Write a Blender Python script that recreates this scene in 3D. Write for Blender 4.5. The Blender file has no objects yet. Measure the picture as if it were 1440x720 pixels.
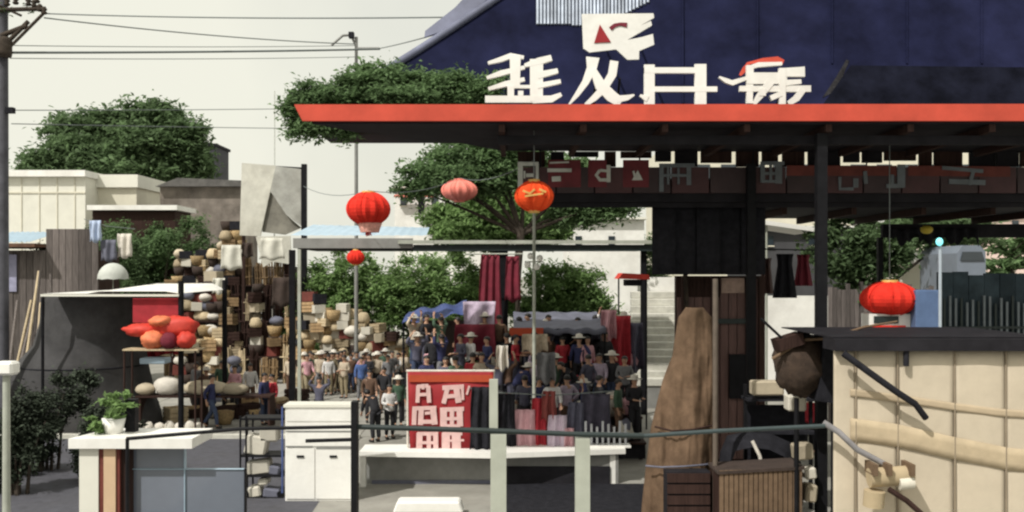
import bpy, bmesh, math, random
import numpy as np
from mathutils import Vector, Matrix, noise

random.seed(7)
R = math.radians
PI = math.pi
SC = bpy.context.scene
COL = SC.collection

# ------------------------------------------------------------------ camera, world, sun, exposure
CAMZ, HY, F = 5.0, 385.0, 1440.0
cam = bpy.data.cameras.new('camera')
cam.sensor_width = 36.0
cam.lens = 36.0
cam.shift_y = 25.0 / 1440.0
cam.clip_end = 3000
cam_o = bpy.data.objects.new('camera', cam)
cam_o.location = (0, 0, CAMZ)
cam_o.rotation_euler = (R(90), 0, 0)
COL.objects.link(cam_o)
SC.camera = cam_o

SUN_DIR = Vector((-0.42, -0.50, 0.76)).normalized()      # towards the sun
W = bpy.data.worlds.new('World')
SC.world = W
W.use_nodes = True
wn = W.node_tree.nodes
wn.clear()
wo = wn.new('ShaderNodeOutputWorld')
wb = wn.new('ShaderNodeBackground')
sky = wn.new('ShaderNodeTexSky')
sky.sky_type = 'NISHITA'
sky.sun_disc = False
sky.sun_elevation = math.asin(SUN_DIR.z)
sky.sun_rotation = math.atan2(SUN_DIR.x, SUN_DIR.y)
sky.dust_density = 6.0
sky.air_density = 1.0
sky.ozone_density = 1.0
wmix = wn.new('ShaderNodeMix')                            # a thin even veil of cream cloud over the clear sky
wmix.data_type = 'RGBA'
wmix.inputs['Factor'].default_value = 0.86
wmix.inputs['B'].default_value = (8.2, 8.1, 7.0, 1)
W.node_tree.links.new(sky.outputs['Color'], wmix.inputs['A'])
W.node_tree.links.new(wmix.outputs['Result'], wb.inputs['Color'])
wtc = wn.new('ShaderNodeTexCoord'); wns = wn.new('ShaderNodeTexNoise'); wmr = wn.new('ShaderNodeMapRange')
wns.inputs['Scale'].default_value = 3.0; wns.inputs['Detail'].default_value = 5
wmr.inputs['From Min'].default_value = .35; wmr.inputs['From Max'].default_value = .65; wmr.inputs['To Min'].default_value = .78; wmr.inputs['To Max'].default_value = .93
W.node_tree.links.new(wtc.outputs['Generated'], wns.inputs['Vector']); W.node_tree.links.new(wns.outputs['Fac'], wmr.inputs['Value']); W.node_tree.links.new(wmr.outputs['Result'], wmix.inputs['Factor'])
wb.inputs['Strength'].default_value = 0.1
W.node_tree.links.new(wb.outputs['Background'], wo.inputs['Surface'])

sun = bpy.data.lights.new('sun', 'SUN')
sun.energy = 3.3
sun.angle = R(0.8)
sun.color = (1.0, 0.965, 0.90)
sun_o = bpy.data.objects.new('sun', sun)
sun_o.rotation_euler = SUN_DIR.to_track_quat('Z', 'Y').to_euler()
sun_o.location = (-20, -20, 60)
COL.objects.link(sun_o)

SC.view_settings.view_transform = 'Standard'
SC.view_settings.look = 'None'
SC.view_settings.exposure = 0.2
SC.view_settings.gamma = 1.0
SC.cycles.filter_width = 2.3
SC.cycles.max_bounces = 6

# ------------------------------------------------------------------ helpers
def P(px, py, d):
    """photo pixel (1440x720) at distance d -> world point"""
    return Vector(((px - 720.0) / F * d, d, CAMZ + (HY - py) / F * d))

def X(px, d): return (px - 720.0) / F * d
def Z(py, d): return CAMZ + (HY - py) / F * d

MATS = {}
def mat(name, col, rough=0.7, var=0.25, scale=3.0, bump=0.15, metal=0.0, streak=0.0, col2=None, objvar=0.0, island=0.0, spec=0.4, trans=0.0, dirt=0.0):
    if name in MATS:
        return MATS[name]
    m = bpy.data.materials.new(name)
    m.use_nodes = True
    nt = m.node_tree
    n, l = nt.nodes, nt.links
    b = n['Principled BSDF']
    b.inputs['Roughness'].default_value = rough
    b.inputs['Metallic'].default_value = metal
    b.inputs['Specular IOR Level'].default_value = spec
    if trans:
        b.inputs['Transmission Weight'].default_value = trans
    tc = n.new('ShaderNodeTexCoord')
    mp = n.new('ShaderNodeMapping')
    l.new(tc.outputs['Object'], mp.inputs['Vector'])
    if streak:
        mp.inputs['Scale'].default_value = (streak, streak, 0.35)
    ns = n.new('ShaderNodeTexNoise')
    ns.inputs['Scale'].default_value = scale
    ns.inputs['Detail'].default_value = 7
    ns.inputs['Roughness'].default_value = 0.65
    l.new(mp.outputs['Vector'], ns.inputs['Vector'])
    c2 = col2 or tuple(c * (1 - var) for c in col)
    c1 = tuple(min(1, c * (1 + var * 0.6)) for c in col)
    rp = n.new('ShaderNodeValToRGB')
    rp.color_ramp.elements[0].position = 0.32
    rp.color_ramp.elements[1].position = 0.68
    rp.color_ramp.elements[0].color = (*c2, 1)
    rp.color_ramp.elements[1].color = (*c1, 1)
    l.new(ns.outputs['Fac'], rp.inputs['Fac'])
    out = rp.outputs['Color']
    if dirt:
        n2 = n.new('ShaderNodeTexNoise')
        n2.inputs['Scale'].default_value = scale * 0.27
        n2.inputs['Detail'].default_value = 9
        n2.inputs['Roughness'].default_value = 0.7
        l.new(tc.outputs['Object'], n2.inputs['Vector'])
        r2 = n.new('ShaderNodeValToRGB')
        r2.color_ramp.elements[0].position = 0.45
        r2.color_ramp.elements[1].position = 0.75
        r2.color_ramp.elements[0].color = (0, 0, 0, 1)
        r2.color_ramp.elements[1].color = (dirt, dirt, dirt, 1)
        l.new(n2.outputs['Fac'], r2.inputs['Fac'])
        mx = n.new('ShaderNodeMix')
        mx.data_type = 'RGBA'
        l.new(r2.outputs['Color'], mx.inputs['Factor'])
        l.new(out, mx.inputs['A'])
        mx.inputs['B'].default_value = (col[0] * .35 + .02, col[1] * .32 + .018, col[2] * .28 + .012, 1)
        out = mx.outputs['Result']
    if objvar or island:
        hs = n.new('ShaderNodeHueSaturation')
        mr = n.new('ShaderNodeMapRange')
        v = objvar or island
        mr.inputs['To Min'].default_value = 1 - v
        mr.inputs['To Max'].default_value = 1 + v
        if objvar:
            oi = n.new('ShaderNodeObjectInfo')
            l.new(oi.outputs['Random'], mr.inputs['Value'])
        else:
            g = n.new('ShaderNodeNewGeometry')
            l.new(g.outputs['Random Per Island'], mr.inputs['Value'])
        l.new(mr.outputs['Result'], hs.inputs['Value'])
        l.new(out, hs.inputs['Color'])
        out = hs.outputs['Color']
    l.new(out, b.inputs['Base Color'])
    if bump:
        bp = n.new('ShaderNodeBump')
        bp.inputs['Strength'].default_value = bump
        bp.inputs['Distance'].default_value = 0.05
        l.new(ns.outputs['Fac'], bp.inputs['Height'])
        l.new(bp.outputs['Normal'], b.inputs['Normal'])
    MATS[name] = m
    return m

def tag(o, label=None, cat=None, group=None, kind=None):
    if label: o['label'] = label
    if cat: o['category'] = cat
    if group: o['group'] = group
    if kind: o['kind'] = kind
    return o

def thing(name, label, cat, loc=(0, 0, 0), group=None):
    o = bpy.data.objects.new(name, None)
    o.empty_display_size = 0.2
    COL.objects.link(o)
    o.location = loc
    return tag(o, label, cat, group)

class MB:
    def __init__(s):
        s.v, s.f, s.sm = [], [], []
    def add(s, vs, fs, smooth=False):
        n = len(s.v)
        s.v += [tuple(p) for p in vs]
        s.f += [tuple(i + n for i in q) for q in fs]
        s.sm += [smooth] * len(fs)
        return s
    def box(s, x0, x1, y0, y1, z0, z1):
        if x0 > x1: x0, x1 = x1, x0
        if y0 > y1: y0, y1 = y1, y0
        if z0 > z1: z0, z1 = z1, z0
        return s.add([(x0, y0, z0), (x1, y0, z0), (x1, y1, z0), (x0, y1, z0), (x0, y0, z1), (x1, y0, z1), (x1, y1, z1), (x0, y1, z1)],
                     [(0, 3, 2, 1), (4, 5, 6, 7), (0, 1, 5, 4), (1, 2, 6, 5), (2, 3, 7, 6), (3, 0, 4, 7)])
    def obox(s, c, sx, sy, sz, rot=None):
        M = rot or Matrix.Identity(3)
        c = Vector(c)
        vs = [c + M @ Vector((a * sx / 2, b * sy / 2, e * sz / 2)) for e in (-1, 1) for a, b in ((-1, -1), (1, -1), (1, 1), (-1, 1))]
        return s.add(vs, [(0, 3, 2, 1), (4, 5, 6, 7), (0, 1, 5, 4), (1, 2, 6, 5), (2, 3, 7, 6), (3, 0, 4, 7)])
    def tube(s, pts, r, n=8, cap=True, r1=None):
        pts = [Vector(p) for p in pts]
        k = len(pts)
        rings = []
        for i, p in enumerate(pts):
            t = (pts[min(i + 1, k - 1)] - pts[max(i - 1, 0)]).normalized()
            a = t.cross(Vector((0, 0, 1)))
            if a.length < 1e-3: a = t.cross(Vector((1, 0, 0)))
            a.normalize()
            b = t.cross(a)
            rr = r if r1 is None else r + (r1 - r) * i / max(1, k - 1)
            rings.append([p + (a * math.cos(2 * PI * j / n) + b * math.sin(2 * PI * j / n)) * rr for j in range(n)])
        vs = [q for ring in rings for q in ring]
        fs = [(i * n + j, i * n + (j + 1) % n, (i + 1) * n + (j + 1) % n, (i + 1) * n + j) for i in range(k - 1) for j in range(n)]
        s.add(vs, fs, True)
        if cap:
            s.add(rings[0], [tuple(range(n))[::-1]])
            s.add(rings[-1], [tuple(range(n))])
        return s
    def lathe(s, c, prof, n=20, sx=1.0, sy=1.0):
        c = Vector(c)
        vs = [c + Vector((r * sx * math.cos(2 * PI * j / n), r * sy * math.sin(2 * PI * j / n), z)) for r, z in prof for j in range(n)]
        fs = [(i * n + j, i * n + (j + 1) % n, (i + 1) * n + (j + 1) % n, (i + 1) * n + j) for i in range(len(prof) - 1) for j in range(n)]
        return s.add(vs, fs, True)
    def prism(s, poly, y0, y1):
        """poly: list of (x, z), extruded in y"""
        k = len(poly)
        vs = [(x, y0, z) for x, z in poly] + [(x, y1, z) for x, z in poly]
        area = sum(poly[i][0] * poly[(i + 1) % k][1] - poly[(i + 1) % k][0] * poly[i][1] for i in range(k))
        fr = tuple(range(k)) if area > 0 else tuple(range(k))[::-1]
        bk = tuple(i + k for i in fr[::-1])
        fs = [fr, bk]
        for i in range(k):
            a, b = i, (i + 1) % k
            fs.append((a, a + k, b + k, b) if area > 0 else (b, b + k, a + k, a))
        return s.add(vs, fs)
    def slab(s, poly, z0, z1):
        k = len(poly)
        vs = [(x, y, z0) for x, y in poly] + [(x, y, z1) for x, y in poly]
        fs = [tuple(range(k))[::-1], tuple(i + k for i in range(k))]
        for i in range(k):
            a, b = i, (i + 1) % k
            fs.append((a, b, b + k, a + k))
        return s.add(vs, fs)
    def sheet(s, fn, nu, nv, th=0.0, smooth=True):
        """fn(u,v)->point ; thickness along normal y if th"""
        vs = [fn(i / nu, j / nv) for j in range(nv + 1) for i in range(nu + 1)]
        w = nu + 1
        fs = [(j * w + i, j * w + i + 1, (j + 1) * w + i + 1, (j + 1) * w + i) for j in range(nv) for i in range(nu)]
        if th:
            k = len(vs)
            vs2 = [Vector(v) + Vector((0, th, 0)) for v in vs]
            fs2 = [tuple(x + k for x in q[::-1]) for q in fs]
            rim = [j for j in range(w)] + [j * w + nu for j in range(1, nv + 1)] + [nv * w + i for i in range(nu - 1, -1, -1)] + [j * w for j in range(nv - 1, 0, -1)]
            fs3 = [(rim[i], rim[i] + k, rim[(i + 1) % len(rim)] + k, rim[(i + 1) % len(rim)]) for i in range(len(rim))]
            s.add(list(vs) + vs2, fs + fs2 + fs3, smooth)
            s.sm[-len(fs3):] = [False] * len(fs3)
            return s
        return s.add(vs, fs, smooth)
    def blob(s, c, rx, ry, rz, n=12, m=8, jit=0.0):
        c = Vector(c)
        vs, fs = [], []
        for i in range(m + 1):
            t = PI * i / m
            for j in range(n):
                a = 2 * PI * j / n
                k = 1 + random.uniform(-jit, jit)
                vs.append(c + Vector((rx * math.sin(t) * math.cos(a) * k, ry * math.sin(t) * math.sin(a) * k, -rz * math.cos(t) * k)))
        for i in range(m):
            for j in range(n):
                fs.append((i * n + j, i * n + (j + 1) % n, (i + 1) * n + (j + 1) % n, (i + 1) * n + j))
        return s.add(vs, fs, True)
    def mesh(s, name, m, off=(0, 0, 0)):
        me = bpy.data.meshes.new(name)
        ox, oy, oz = off
        me.from_pydata([(x - ox, y - oy, z - oz) for x, y, z in s.v], [], s.f)
        me.polygons.foreach_set('use_smooth', s.sm)
        if m: me.materials.append(m)
        me.update()
        return me
    def build(s, name, m, parent=None):
        """world-space vertices -> one object; a child stores them relative to its parents' origins"""
        vs = np.array(s.v)
        lo, hi = vs.min(0), vs.max(0)
        if parent is not None:
            off = Vector((0, 0, 0))
            q = parent
            while q is not None:
                off += q.location
                q = q.parent
            o = bpy.data.objects.new(name, s.mesh(name, m, off))
            o.parent = parent
        else:
            off = Vector(((lo[0] + hi[0]) / 2, (lo[1] + hi[1]) / 2, lo[2]))
            o = bpy.data.objects.new(name, s.mesh(name, m, off))
            o.location = off
        COL.objects.link(o)
        return o

def copy_tree(o, parent=None):
    c = o.copy()
    COL.objects.link(c)
    c.parent = parent
    for ch in list(o.children):
        copy_tree(ch, c)
    return c

def bevel(o, w=0.02, seg=1):
    m = o.modifiers.new('bevel', 'BEVEL')
    m.width = w
    m.segments = seg
    m.limit_method = 'ANGLE'
    return o

# ------------------------------------------------------------------ materials
M_concrete = mat('concrete', (0.30, 0.29, 0.26), .85, .2, 1.2, .3, dirt=.5)
M_asphalt = mat('asphalt', (0.075, 0.075, 0.09), .85, .25, 4, .4, dirt=.3)
M_pave = mat('paving', (0.32, 0.31, 0.28), .85, .22, 1.0, .2, objvar=.14, dirt=.4)
M_white = mat('white_paint', (0.82, 0.81, 0.77), .6, .08, 1.6, .08, dirt=.42)
M_cream = mat('cream_wall', (0.66, 0.63, 0.52), .8, .1, .7, .15, dirt=.3)
M_cream_clean = mat('cream_clad', (0.72, 0.71, 0.63), .7, .07, .8, .05, dirt=.18)
M_tarp = mat('cream_canvas', (0.57, 0.495, 0.385), .85, .14, .8, .15, dirt=.4)
M_tan = mat('tan_canvas', (0.45, 0.36, 0.23), .85, .15, 2, .2, dirt=.3)
M_navy = mat('navy_roof', (0.0125, 0.0145, 0.042), .8, .55, .55, .3, spec=.05, dirt=.10)
M_navy_lit = mat('navy_lit_edge', (0.14, 0.15, 0.22), .6, .3, 1.5, .15)  # paler copy of the navy, light on the ridge tiles put into it
M_fascia = mat('red_fascia', (0.56, 0.080, 0.050), .7, .2, 1.0, .12, dirt=.35, spec=.2)
M_soffit = mat('dark_soffit', (0.022, 0.021, 0.025), .7, .35, 2, .2, spec=.08)  # near-black base, the shade under the roof put into the colour
M_black = mat('black_metal', (0.012, 0.012, 0.014), .5, .3, 5, .1, spec=.08)
M_dark = mat('dark_cloth', (0.022, 0.022, 0.027), .9, .35, 6, .3, spec=.08)
M_darkwood = mat('dark_wood', (0.045, 0.026, 0.022), .7, .4, 3, .3, spec=.08, streak=6)
M_redwood = mat('maroon_wood', (0.115, 0.062, 0.055), .65, .35, 3, .2, streak=5)
M_brown = mat('brown_cloth', (0.050, 0.034, 0.028), .9, .3, 4, .4, dirt=.4)
M_tanbrown = mat('tan_brown', (0.17, 0.115, 0.075), .9, .3, 3, .4, dirt=.45, spec=.1)
M_wood = mat('raw_wood', (0.30, 0.20, 0.105), .8, .35, 4, .3, objvar=.4, streak=3)
M_palewood = mat('pale_wood', (0.46, 0.37, 0.24), .8, .25, 4, .3, objvar=.3, streak=3)
M_bark = mat('bark', (0.055, 0.042, 0.032), .95, .4, 6, .6)
def leafy(name, c, sc):
    m = mat(name, c, .65, .35, sc, 0, island=.4, spec=.15)
    nt = m.node_tree; b = nt.nodes['Principled BSDF']
    tr = nt.nodes.new('ShaderNodeBsdfTranslucent'); mx = nt.nodes.new('ShaderNodeMixShader'); mx.inputs[0].default_value = .5
    src = b.inputs['Base Color'].links[0].from_socket
    nt.links.new(src, tr.inputs['Color'])
    out = nt.nodes['Material Output']
    nt.links.new(b.outputs[0], mx.inputs[1]); nt.links.new(tr.outputs[0], mx.inputs[2]); nt.links.new(mx.outputs[0], out.inputs['Surface'])
    return m
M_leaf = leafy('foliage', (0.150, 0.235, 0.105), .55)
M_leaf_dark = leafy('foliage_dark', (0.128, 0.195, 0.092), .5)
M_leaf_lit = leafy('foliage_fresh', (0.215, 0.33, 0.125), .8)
M_lantern = mat('red_silk', (0.72, 0.040, 0.026), .85, .18, 5, .15, spec=.08)
M_lantern_o = mat('orange_silk', (0.82, 0.085, 0.024), .85, .18, 5, .15, spec=.08)
M_lantern_p = mat('faded_silk', (0.80, 0.24, 0.19), .7, .1, 3, .05, spec=.2)
M_gold = mat('gold_trim', (0.62, 0.36, 0.10), .5, .2, 6, .1)
M_maroon = mat('maroon_cloth', (0.17, 0.018, 0.034), .85, .3, 3, .3)
M_banner = mat('banner_red', (0.30, 0.016, 0.022), .75, .15, 2, .1, dirt=.25)
M_pinkp = mat('pale_pink_print', (0.66, 0.44, 0.42), .75, .12, 6, 0)
M_orange = mat('orange_band', (0.42, 0.060, 0.020), .7, .15, 3, .05)
M_grey = mat('grey_paint', (0.24, 0.24, 0.23), .6, .2, 2, .1, dirt=.4)
M_greypost = mat('grey_green_paint', (0.40, 0.42, 0.36), .55, .15, 3, .1, dirt=.4)
M_tank = mat('tank_grey', (0.066, 0.065, 0.067), .95, .4, 1.0, .3, dirt=.3, spec=.1)
M_bluesheet = mat('blue_sheet', (0.38, 0.50, 0.60), .5, .1, 2, .1, dirt=.2)
M_blue = mat('blue_tarp', (0.06, 0.09, 0.24), .6, .3, 3, .3)
M_bluebox = mat('blue_paint', (0.10, 0.16, 0.30), .6, .25, 2, .1, dirt=.3)
M_slate = mat('slate_awning', (0.13, 0.135, 0.18), .7, .25, 2, .2, dirt=.3)
M_teal = mat('teal_metal', (0.016, 0.026, 0.026), .5, .3, 4, .1)
M_steps = mat('pale_stone', (0.56, 0.55, 0.49), .85, .2, 3, .3, objvar=.1, dirt=.4)
M_brick = mat('red_brown_panel', (0.15, 0.035, 0.026), .7, .3, 3, .2)
M_redtarp = mat('red_tarp', (0.60, 0.05, 0.032), .6, .25, 3, .3)
M_orangetarp = mat('orange_tarp', (0.72, 0.20, 0.09), .65, .3, 4, .3)
M_sack = mat('white_sack', (0.66, 0.62, 0.55), .9, .15, 4, .4, dirt=.3)
M_basket = mat('basket', (0.38, 0.27, 0.14), .9, .4, 14, .6, objvar=.3)
M_carton = mat('carton', (0.44, 0.38, 0.28), .85, .2, 3, .15, objvar=.35, dirt=.3)
M_palebox = mat('pale_box', (0.60, 0.57, 0.49), .8, .15, 3, .1, objvar=.25, dirt=.4)
M_skin = mat('skin', (0.46, 0.27, 0.18), .6, .12, 8, 0)
M_hair = mat('hair', (0.012, 0.010, 0.010), .5, .3, 12, .2)
M_shoe = mat('shoe', (0.02, 0.018, 0.018), .5, .2, 8, 0)
M_rope = mat('cable', (0.16, 0.18, 0.18), .7, .1, 4, 0)
M_glass = mat('shop_glass', (0.16, 0.18, 0.22), .08, .1, 1, 0, spec=.7)
M_window = mat('window_glass', (0.03, 0.04, 0.05), .1, .2, 1, 0, spec=.7)
M_board = mat('sign_dark', (0.05, 0.030, 0.034), .6, .3, 2, .1, dirt=.3)
M_signred = mat('sign_red', (0.15, 0.02, 0.028), .6, .3, 3, .05)
M_signpale = mat('sign_pale', (0.60, 0.62, 0.58), .6, .15, 5, 0, dirt=.3)
M_signgrey = mat('sign_grey', (0.15, 0.175, 0.195), .6, .2, 5, 0, dirt=.3)
M_yellow = mat('yellow_plastic', (0.62, 0.48, 0.06), .5, .1, 3, 0)
M_planks = mat('weathered_planks', (0.14, 0.122, 0.115), .9, .4, 4, .4, spec=.08, streak=5, objvar=.35)
M_canvas = mat('torn_canvas', (0.62, 0.61, 0.54), .85, .2, 1.2, .3, dirt=.6)

def cloth(name, c): return mat(name, c, .85, .28, 7, .35)
M_shirt = dict(
    white=cloth('shirt_white', (0.68, 0.67, 0.66)), black=cloth('shirt_black', (0.018, 0.018, 0.022)), navy=cloth('shirt_navy', (0.03, 0.035, 0.10)),
    red=cloth('shirt_red', (0.42, 0.03, 0.045)), pink=cloth('shirt_pink', (0.60, 0.33, 0.37)), lilac=cloth('shirt_lilac', (0.46, 0.38, 0.48)),
    grey=cloth('shirt_grey', (0.19, 0.19, 0.20)), beige=cloth('shirt_beige', (0.50, 0.42, 0.32)), brown=cloth('shirt_brown', (0.13, 0.075, 0.05)),
    blue=cloth('shirt_blue', (0.08, 0.14, 0.34)), green=cloth('shirt_green', (0.06, 0.11, 0.07)), slate=cloth('shirt_slate', (0.09, 0.09, 0.13)),
    khaki=cloth('trousers_khaki', (0.30, 0.25, 0.16)), denim=cloth('trousers_denim', (0.05, 0.07, 0.13)))

# ------------------------------------------------------------------ setting
g = MB().add([(-900, -300, 0), (900, -300, 0), (900, 1500, 0), (-900, 1500, 0)], [(0, 1, 2, 3)])
tag(g.build('ground', M_concrete), kind='structure')
g = MB().add([(-60, 8, .004), (-3.6, 8, .004), (-4.6, 31, .004), (-60, 31, .004)], [(0, 1, 2, 3)])
tag(g.build('road', M_asphalt), kind='structure')
# kerb along the road
k = MB().box(-60, -4.62, 31, 31.25, 0, .12)
tag(k.build('kerb', M_steps), kind='structure')
# paving of the square: big slabs, set one by one
pv = thing('paving', None, None); pv['kind'] = 'structure'
slab_me = MB().box(-.485, .485, -.485, .485, 0, .018).mesh('paver', M_pave)
n = 0
for iy in range(0, 15):
    for ix in range(0, 19):
        x, y = -15.2 + ix * 1.0, 31.9 + iy * 1.0
        o = bpy.data.objects.new('paver', slab_me)
        o.parent = pv
        o.location = (x, y, random.uniform(.0, .008))
        o.rotation_euler = (0, 0, random.choice((0, PI / 2)))
        COL.objects.link(o)
# viewing terrace under the camera
t = MB().box(-9, 9, -4, 6.3, 3.1, 3.4)
tag(t.build('terrace_floor', M_concrete), kind='structure')

# ------------------------------------------------------------------ trees
def leaves(mb_pts, size, m, name, parent, flat=.55):
    """mb_pts: Nx3 leaf centres; every leaf a small bent quad of its own"""
    n = len(mb_pts)
    if n > 4000 and name != 'skip':                        # finer leaves on the big crowns
        r0 = np.random.default_rng(9)
        mb_pts = np.concatenate([mb_pts, mb_pts + r0.normal(size=mb_pts.shape) * size * 1.1]); n *= 2; size *= .74
    rng = np.random.default_rng(len(mb_pts) + int(abs(mb_pts[0, 0]) * 10))
    nrm = rng.normal(size=(n, 3)); nrm[:, 2] = np.abs(nrm[:, 2]) * (1 + flat) + .5; nrm[:, 1] -= .25
    nrm /= np.linalg.norm(nrm, axis=1)[:, None]
    a = np.cross(nrm, rng.normal(size=(n, 3))); a /= np.linalg.norm(a, axis=1)[:, None] + 1e-9
    b = np.cross(nrm, a)
    s = size * rng.uniform(.55, 1.3, n)[:, None]
    v = np.empty((n, 4, 3))
    v[:, 0] = mb_pts - a * s
    v[:, 1] = mb_pts - b * s * .42 + nrm * s * .12
    v[:, 2] = mb_pts + a * s * 1.0 - nrm * s * .25
    v[:, 3] = mb_pts + b * s * .42 + nrm * s * .12
    v = v.reshape(-1, 3)
    off = Vector((0, 0, 0)); q = parent
    while q is not None:
        off += q.location; q = q.parent
    v -= np.array(off)
    me = bpy.data.meshes.new(name)
    me.vertices.add(n * 4); me.loops.add(n * 4); me.polygons.add(n)
    me.vertices.foreach_set('co', v.ravel())
    me.loops.foreach_set('vertex_index', np.arange(n * 4, dtype=np.int32))
    me.polygons.foreach_set('loop_start', np.arange(0, n * 4, 4, dtype=np.int32))
    me.polygons.foreach_set('loop_total', np.full(n, 4, dtype=np.int32))
    me.materials.append(m)
    me.update(); me.validate()
    o = bpy.data.objects.new(name, me)
    COL.objects.link(o); o.parent = parent
    return o

def clump_points(clumps, n, rng):
    vol = np.array([c[3] * c[4] * c[5] for c in clumps]) ** .7
    cnt = np.maximum(30, (n * vol / vol.sum()).astype(int))
    out = []
    for c, k in zip(clumps, cnt):
        sub = max(6, k // 70)                                   # sprays of leaves inside the clump, with gaps between them
        d = rng.normal(size=(sub, 3)); d /= np.linalg.norm(d, axis=1)[:, None]
        cen = d * (rng.uniform(.25, 1.0, sub) ** .45)[:, None]
        w = rng.integers(0, sub, k)
        far_ = rng.random(sub) < .22
        cen[far_] *= rng.uniform(1.05, 1.4, far_.sum())[:, None]
        p = cen[w] + rng.normal(size=(k, 3)) * np.array([.17, .17, .10])
        out.append(np.array(c[:3]) + p * np.array(c[3:6]))
    return np.concatenate(out)

def tree(name, label, base, clumps, n, size, m=None, cat='tree', trunk_r=.22, group=None, seed=1, low=None):
    """clumps: (px, py, d, rpx, rpy) in photo units -> ellipsoids"""
    rng = np.random.default_rng(seed)
    bx, by = base
    cl = []
    for px, py, d, rx, ry in clumps:
        c = P(px, py, d)
        cl.append((c.x, c.y, c.z, rx / F * d, rx / F * d * .85, ry / F * d))
    t = thing(name, label, cat, (bx, by, 0), group)
    zt = min(c[2] - c[5] for c in cl) if low is None else low
    zt = max(zt, 1.0)
    mb = MB()
    top = Vector((bx + .15, by, zt))
    mb.tube([(bx, by, -.1), (bx + .05, by + .04, zt * .35), (bx - .05, by, zt * .7), top], trunk_r * 1.2, 9, r1=trunk_r * .8)
    for c in cl:
        e = Vector(c[:3])
        mid = top.lerp(e, .5) + Vector((rng.uniform(-.2, .2), rng.uniform(-.2, .2), -.012 * (e - top).length))
        mb.tube([top - Vector((0, 0, .2)), mid, e], trunk_r * .55, 6, r1=trunk_r * .12)
        for kk in range(3):
            dd = Vector(rng.normal(size=3)); dd.normalize()
            mb.tube([mid.lerp(e, .5 + .2 * kk), e + Vector((dd.x * c[3] * .8, dd.y * c[4] * .8, abs(dd.z) * c[5] * .7))], trunk_r * .14, 5, r1=trunk_r * .05)
    mb.build('trunk', M_bark, t)
    leaves(clump_points(cl, n, rng), size, m or M_leaf, 'crown', t)
    return t

def bush(name, label, cx, cy, rx, ry, h, n, size, m, cat='shrub', group=None, seed=1, z0=0.0):
    rng = np.random.default_rng(seed)
    t = thing(name, label, cat, (cx, cy, z0), group)
    cl = []
    for i in range(max(6, int(rx * ry * 3.0) + 6)):
        cl.append((cx + rng.uniform(-.75, .75) * rx, cy + rng.uniform(-.75, .75) * ry, z0 + h * rng.uniform(.22, .84), rx * .46, ry * .46, h * rng.uniform(.17, .24)))
    mb = MB()
    for c in cl:
        mb.tube([(cx + (c[0] - cx) * .4, cy + (c[1] - cy) * .4, z0 - .05), ((c[0] + cx) / 2, (c[1] + cy) / 2, z0 + (c[2] - z0) * .5), c[:3]], .05, 5, r1=.015)
    mb.build('stem', M_bark, t)
    leaves(clump_points(cl, n, rng), size, m, 'foliage', t)
    return t

D_ = 79.0
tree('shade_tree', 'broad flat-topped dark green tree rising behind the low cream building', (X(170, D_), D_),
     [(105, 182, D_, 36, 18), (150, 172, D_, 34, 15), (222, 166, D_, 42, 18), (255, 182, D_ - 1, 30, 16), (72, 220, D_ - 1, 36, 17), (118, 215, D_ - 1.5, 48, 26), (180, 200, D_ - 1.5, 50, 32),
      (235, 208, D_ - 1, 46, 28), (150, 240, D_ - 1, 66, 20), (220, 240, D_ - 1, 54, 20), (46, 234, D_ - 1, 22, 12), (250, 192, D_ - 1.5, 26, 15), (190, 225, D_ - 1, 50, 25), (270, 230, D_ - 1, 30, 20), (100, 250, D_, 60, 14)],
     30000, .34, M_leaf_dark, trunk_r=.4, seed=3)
tree('canopy_tree', 'tall green tree whose leaves overhang both sides of the red fascia\'s left end', (X(965, 25.8), 25.8),
     [(525, 116, 23.6, 44, 24), (590, 126, 23.6, 42, 22), (462, 136, 23.4, 40, 16), (425, 152, 23.2, 24, 18), (425, 184, 23.2, 24, 11), (480, 182, 23.2, 26, 11), (650, 126, 23.8, 38, 20),
      (555, 140, 23.4, 60, 14), (690, 130, 24.0, 20, 18)],
     17000, .10, M_leaf, trunk_r=.11, seed=5, low=8.42)
tree('garden_tree', 'wide green tree above the blue-roofed shelter behind the hanging sign', (X(728, 42), 42),
     [(655, 222, 42, 48, 24), (612, 248, 42, 46, 20), (690, 240, 42, 50, 30), (585, 266, 42, 28, 12), (710, 210, 42.4, 44, 20), (750, 235, 43, 44, 26), (800, 250, 43, 40, 26), (640, 258, 41.6, 44, 18), (850, 285, 43, 40, 22), (800, 300, 43, 30, 24)],
     20000, .18, M_leaf, trunk_r=.2, seed=6)
tree('round_tree', 'round bushy bright green tree rising behind the blue-roofed shelter', (X(690, 47), 47),
     [(640, 312, 47, 36, 22), (690, 298, 47, 46, 26), (735, 318, 47, 40, 24), (670, 330, 46.5, 56, 16), (715, 285, 47.5, 28, 14), (770, 312, 48, 34, 26), (800, 290, 49, 30, 24)],
     20000, .19, M_leaf_lit, trunk_r=.2, seed=8)
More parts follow.
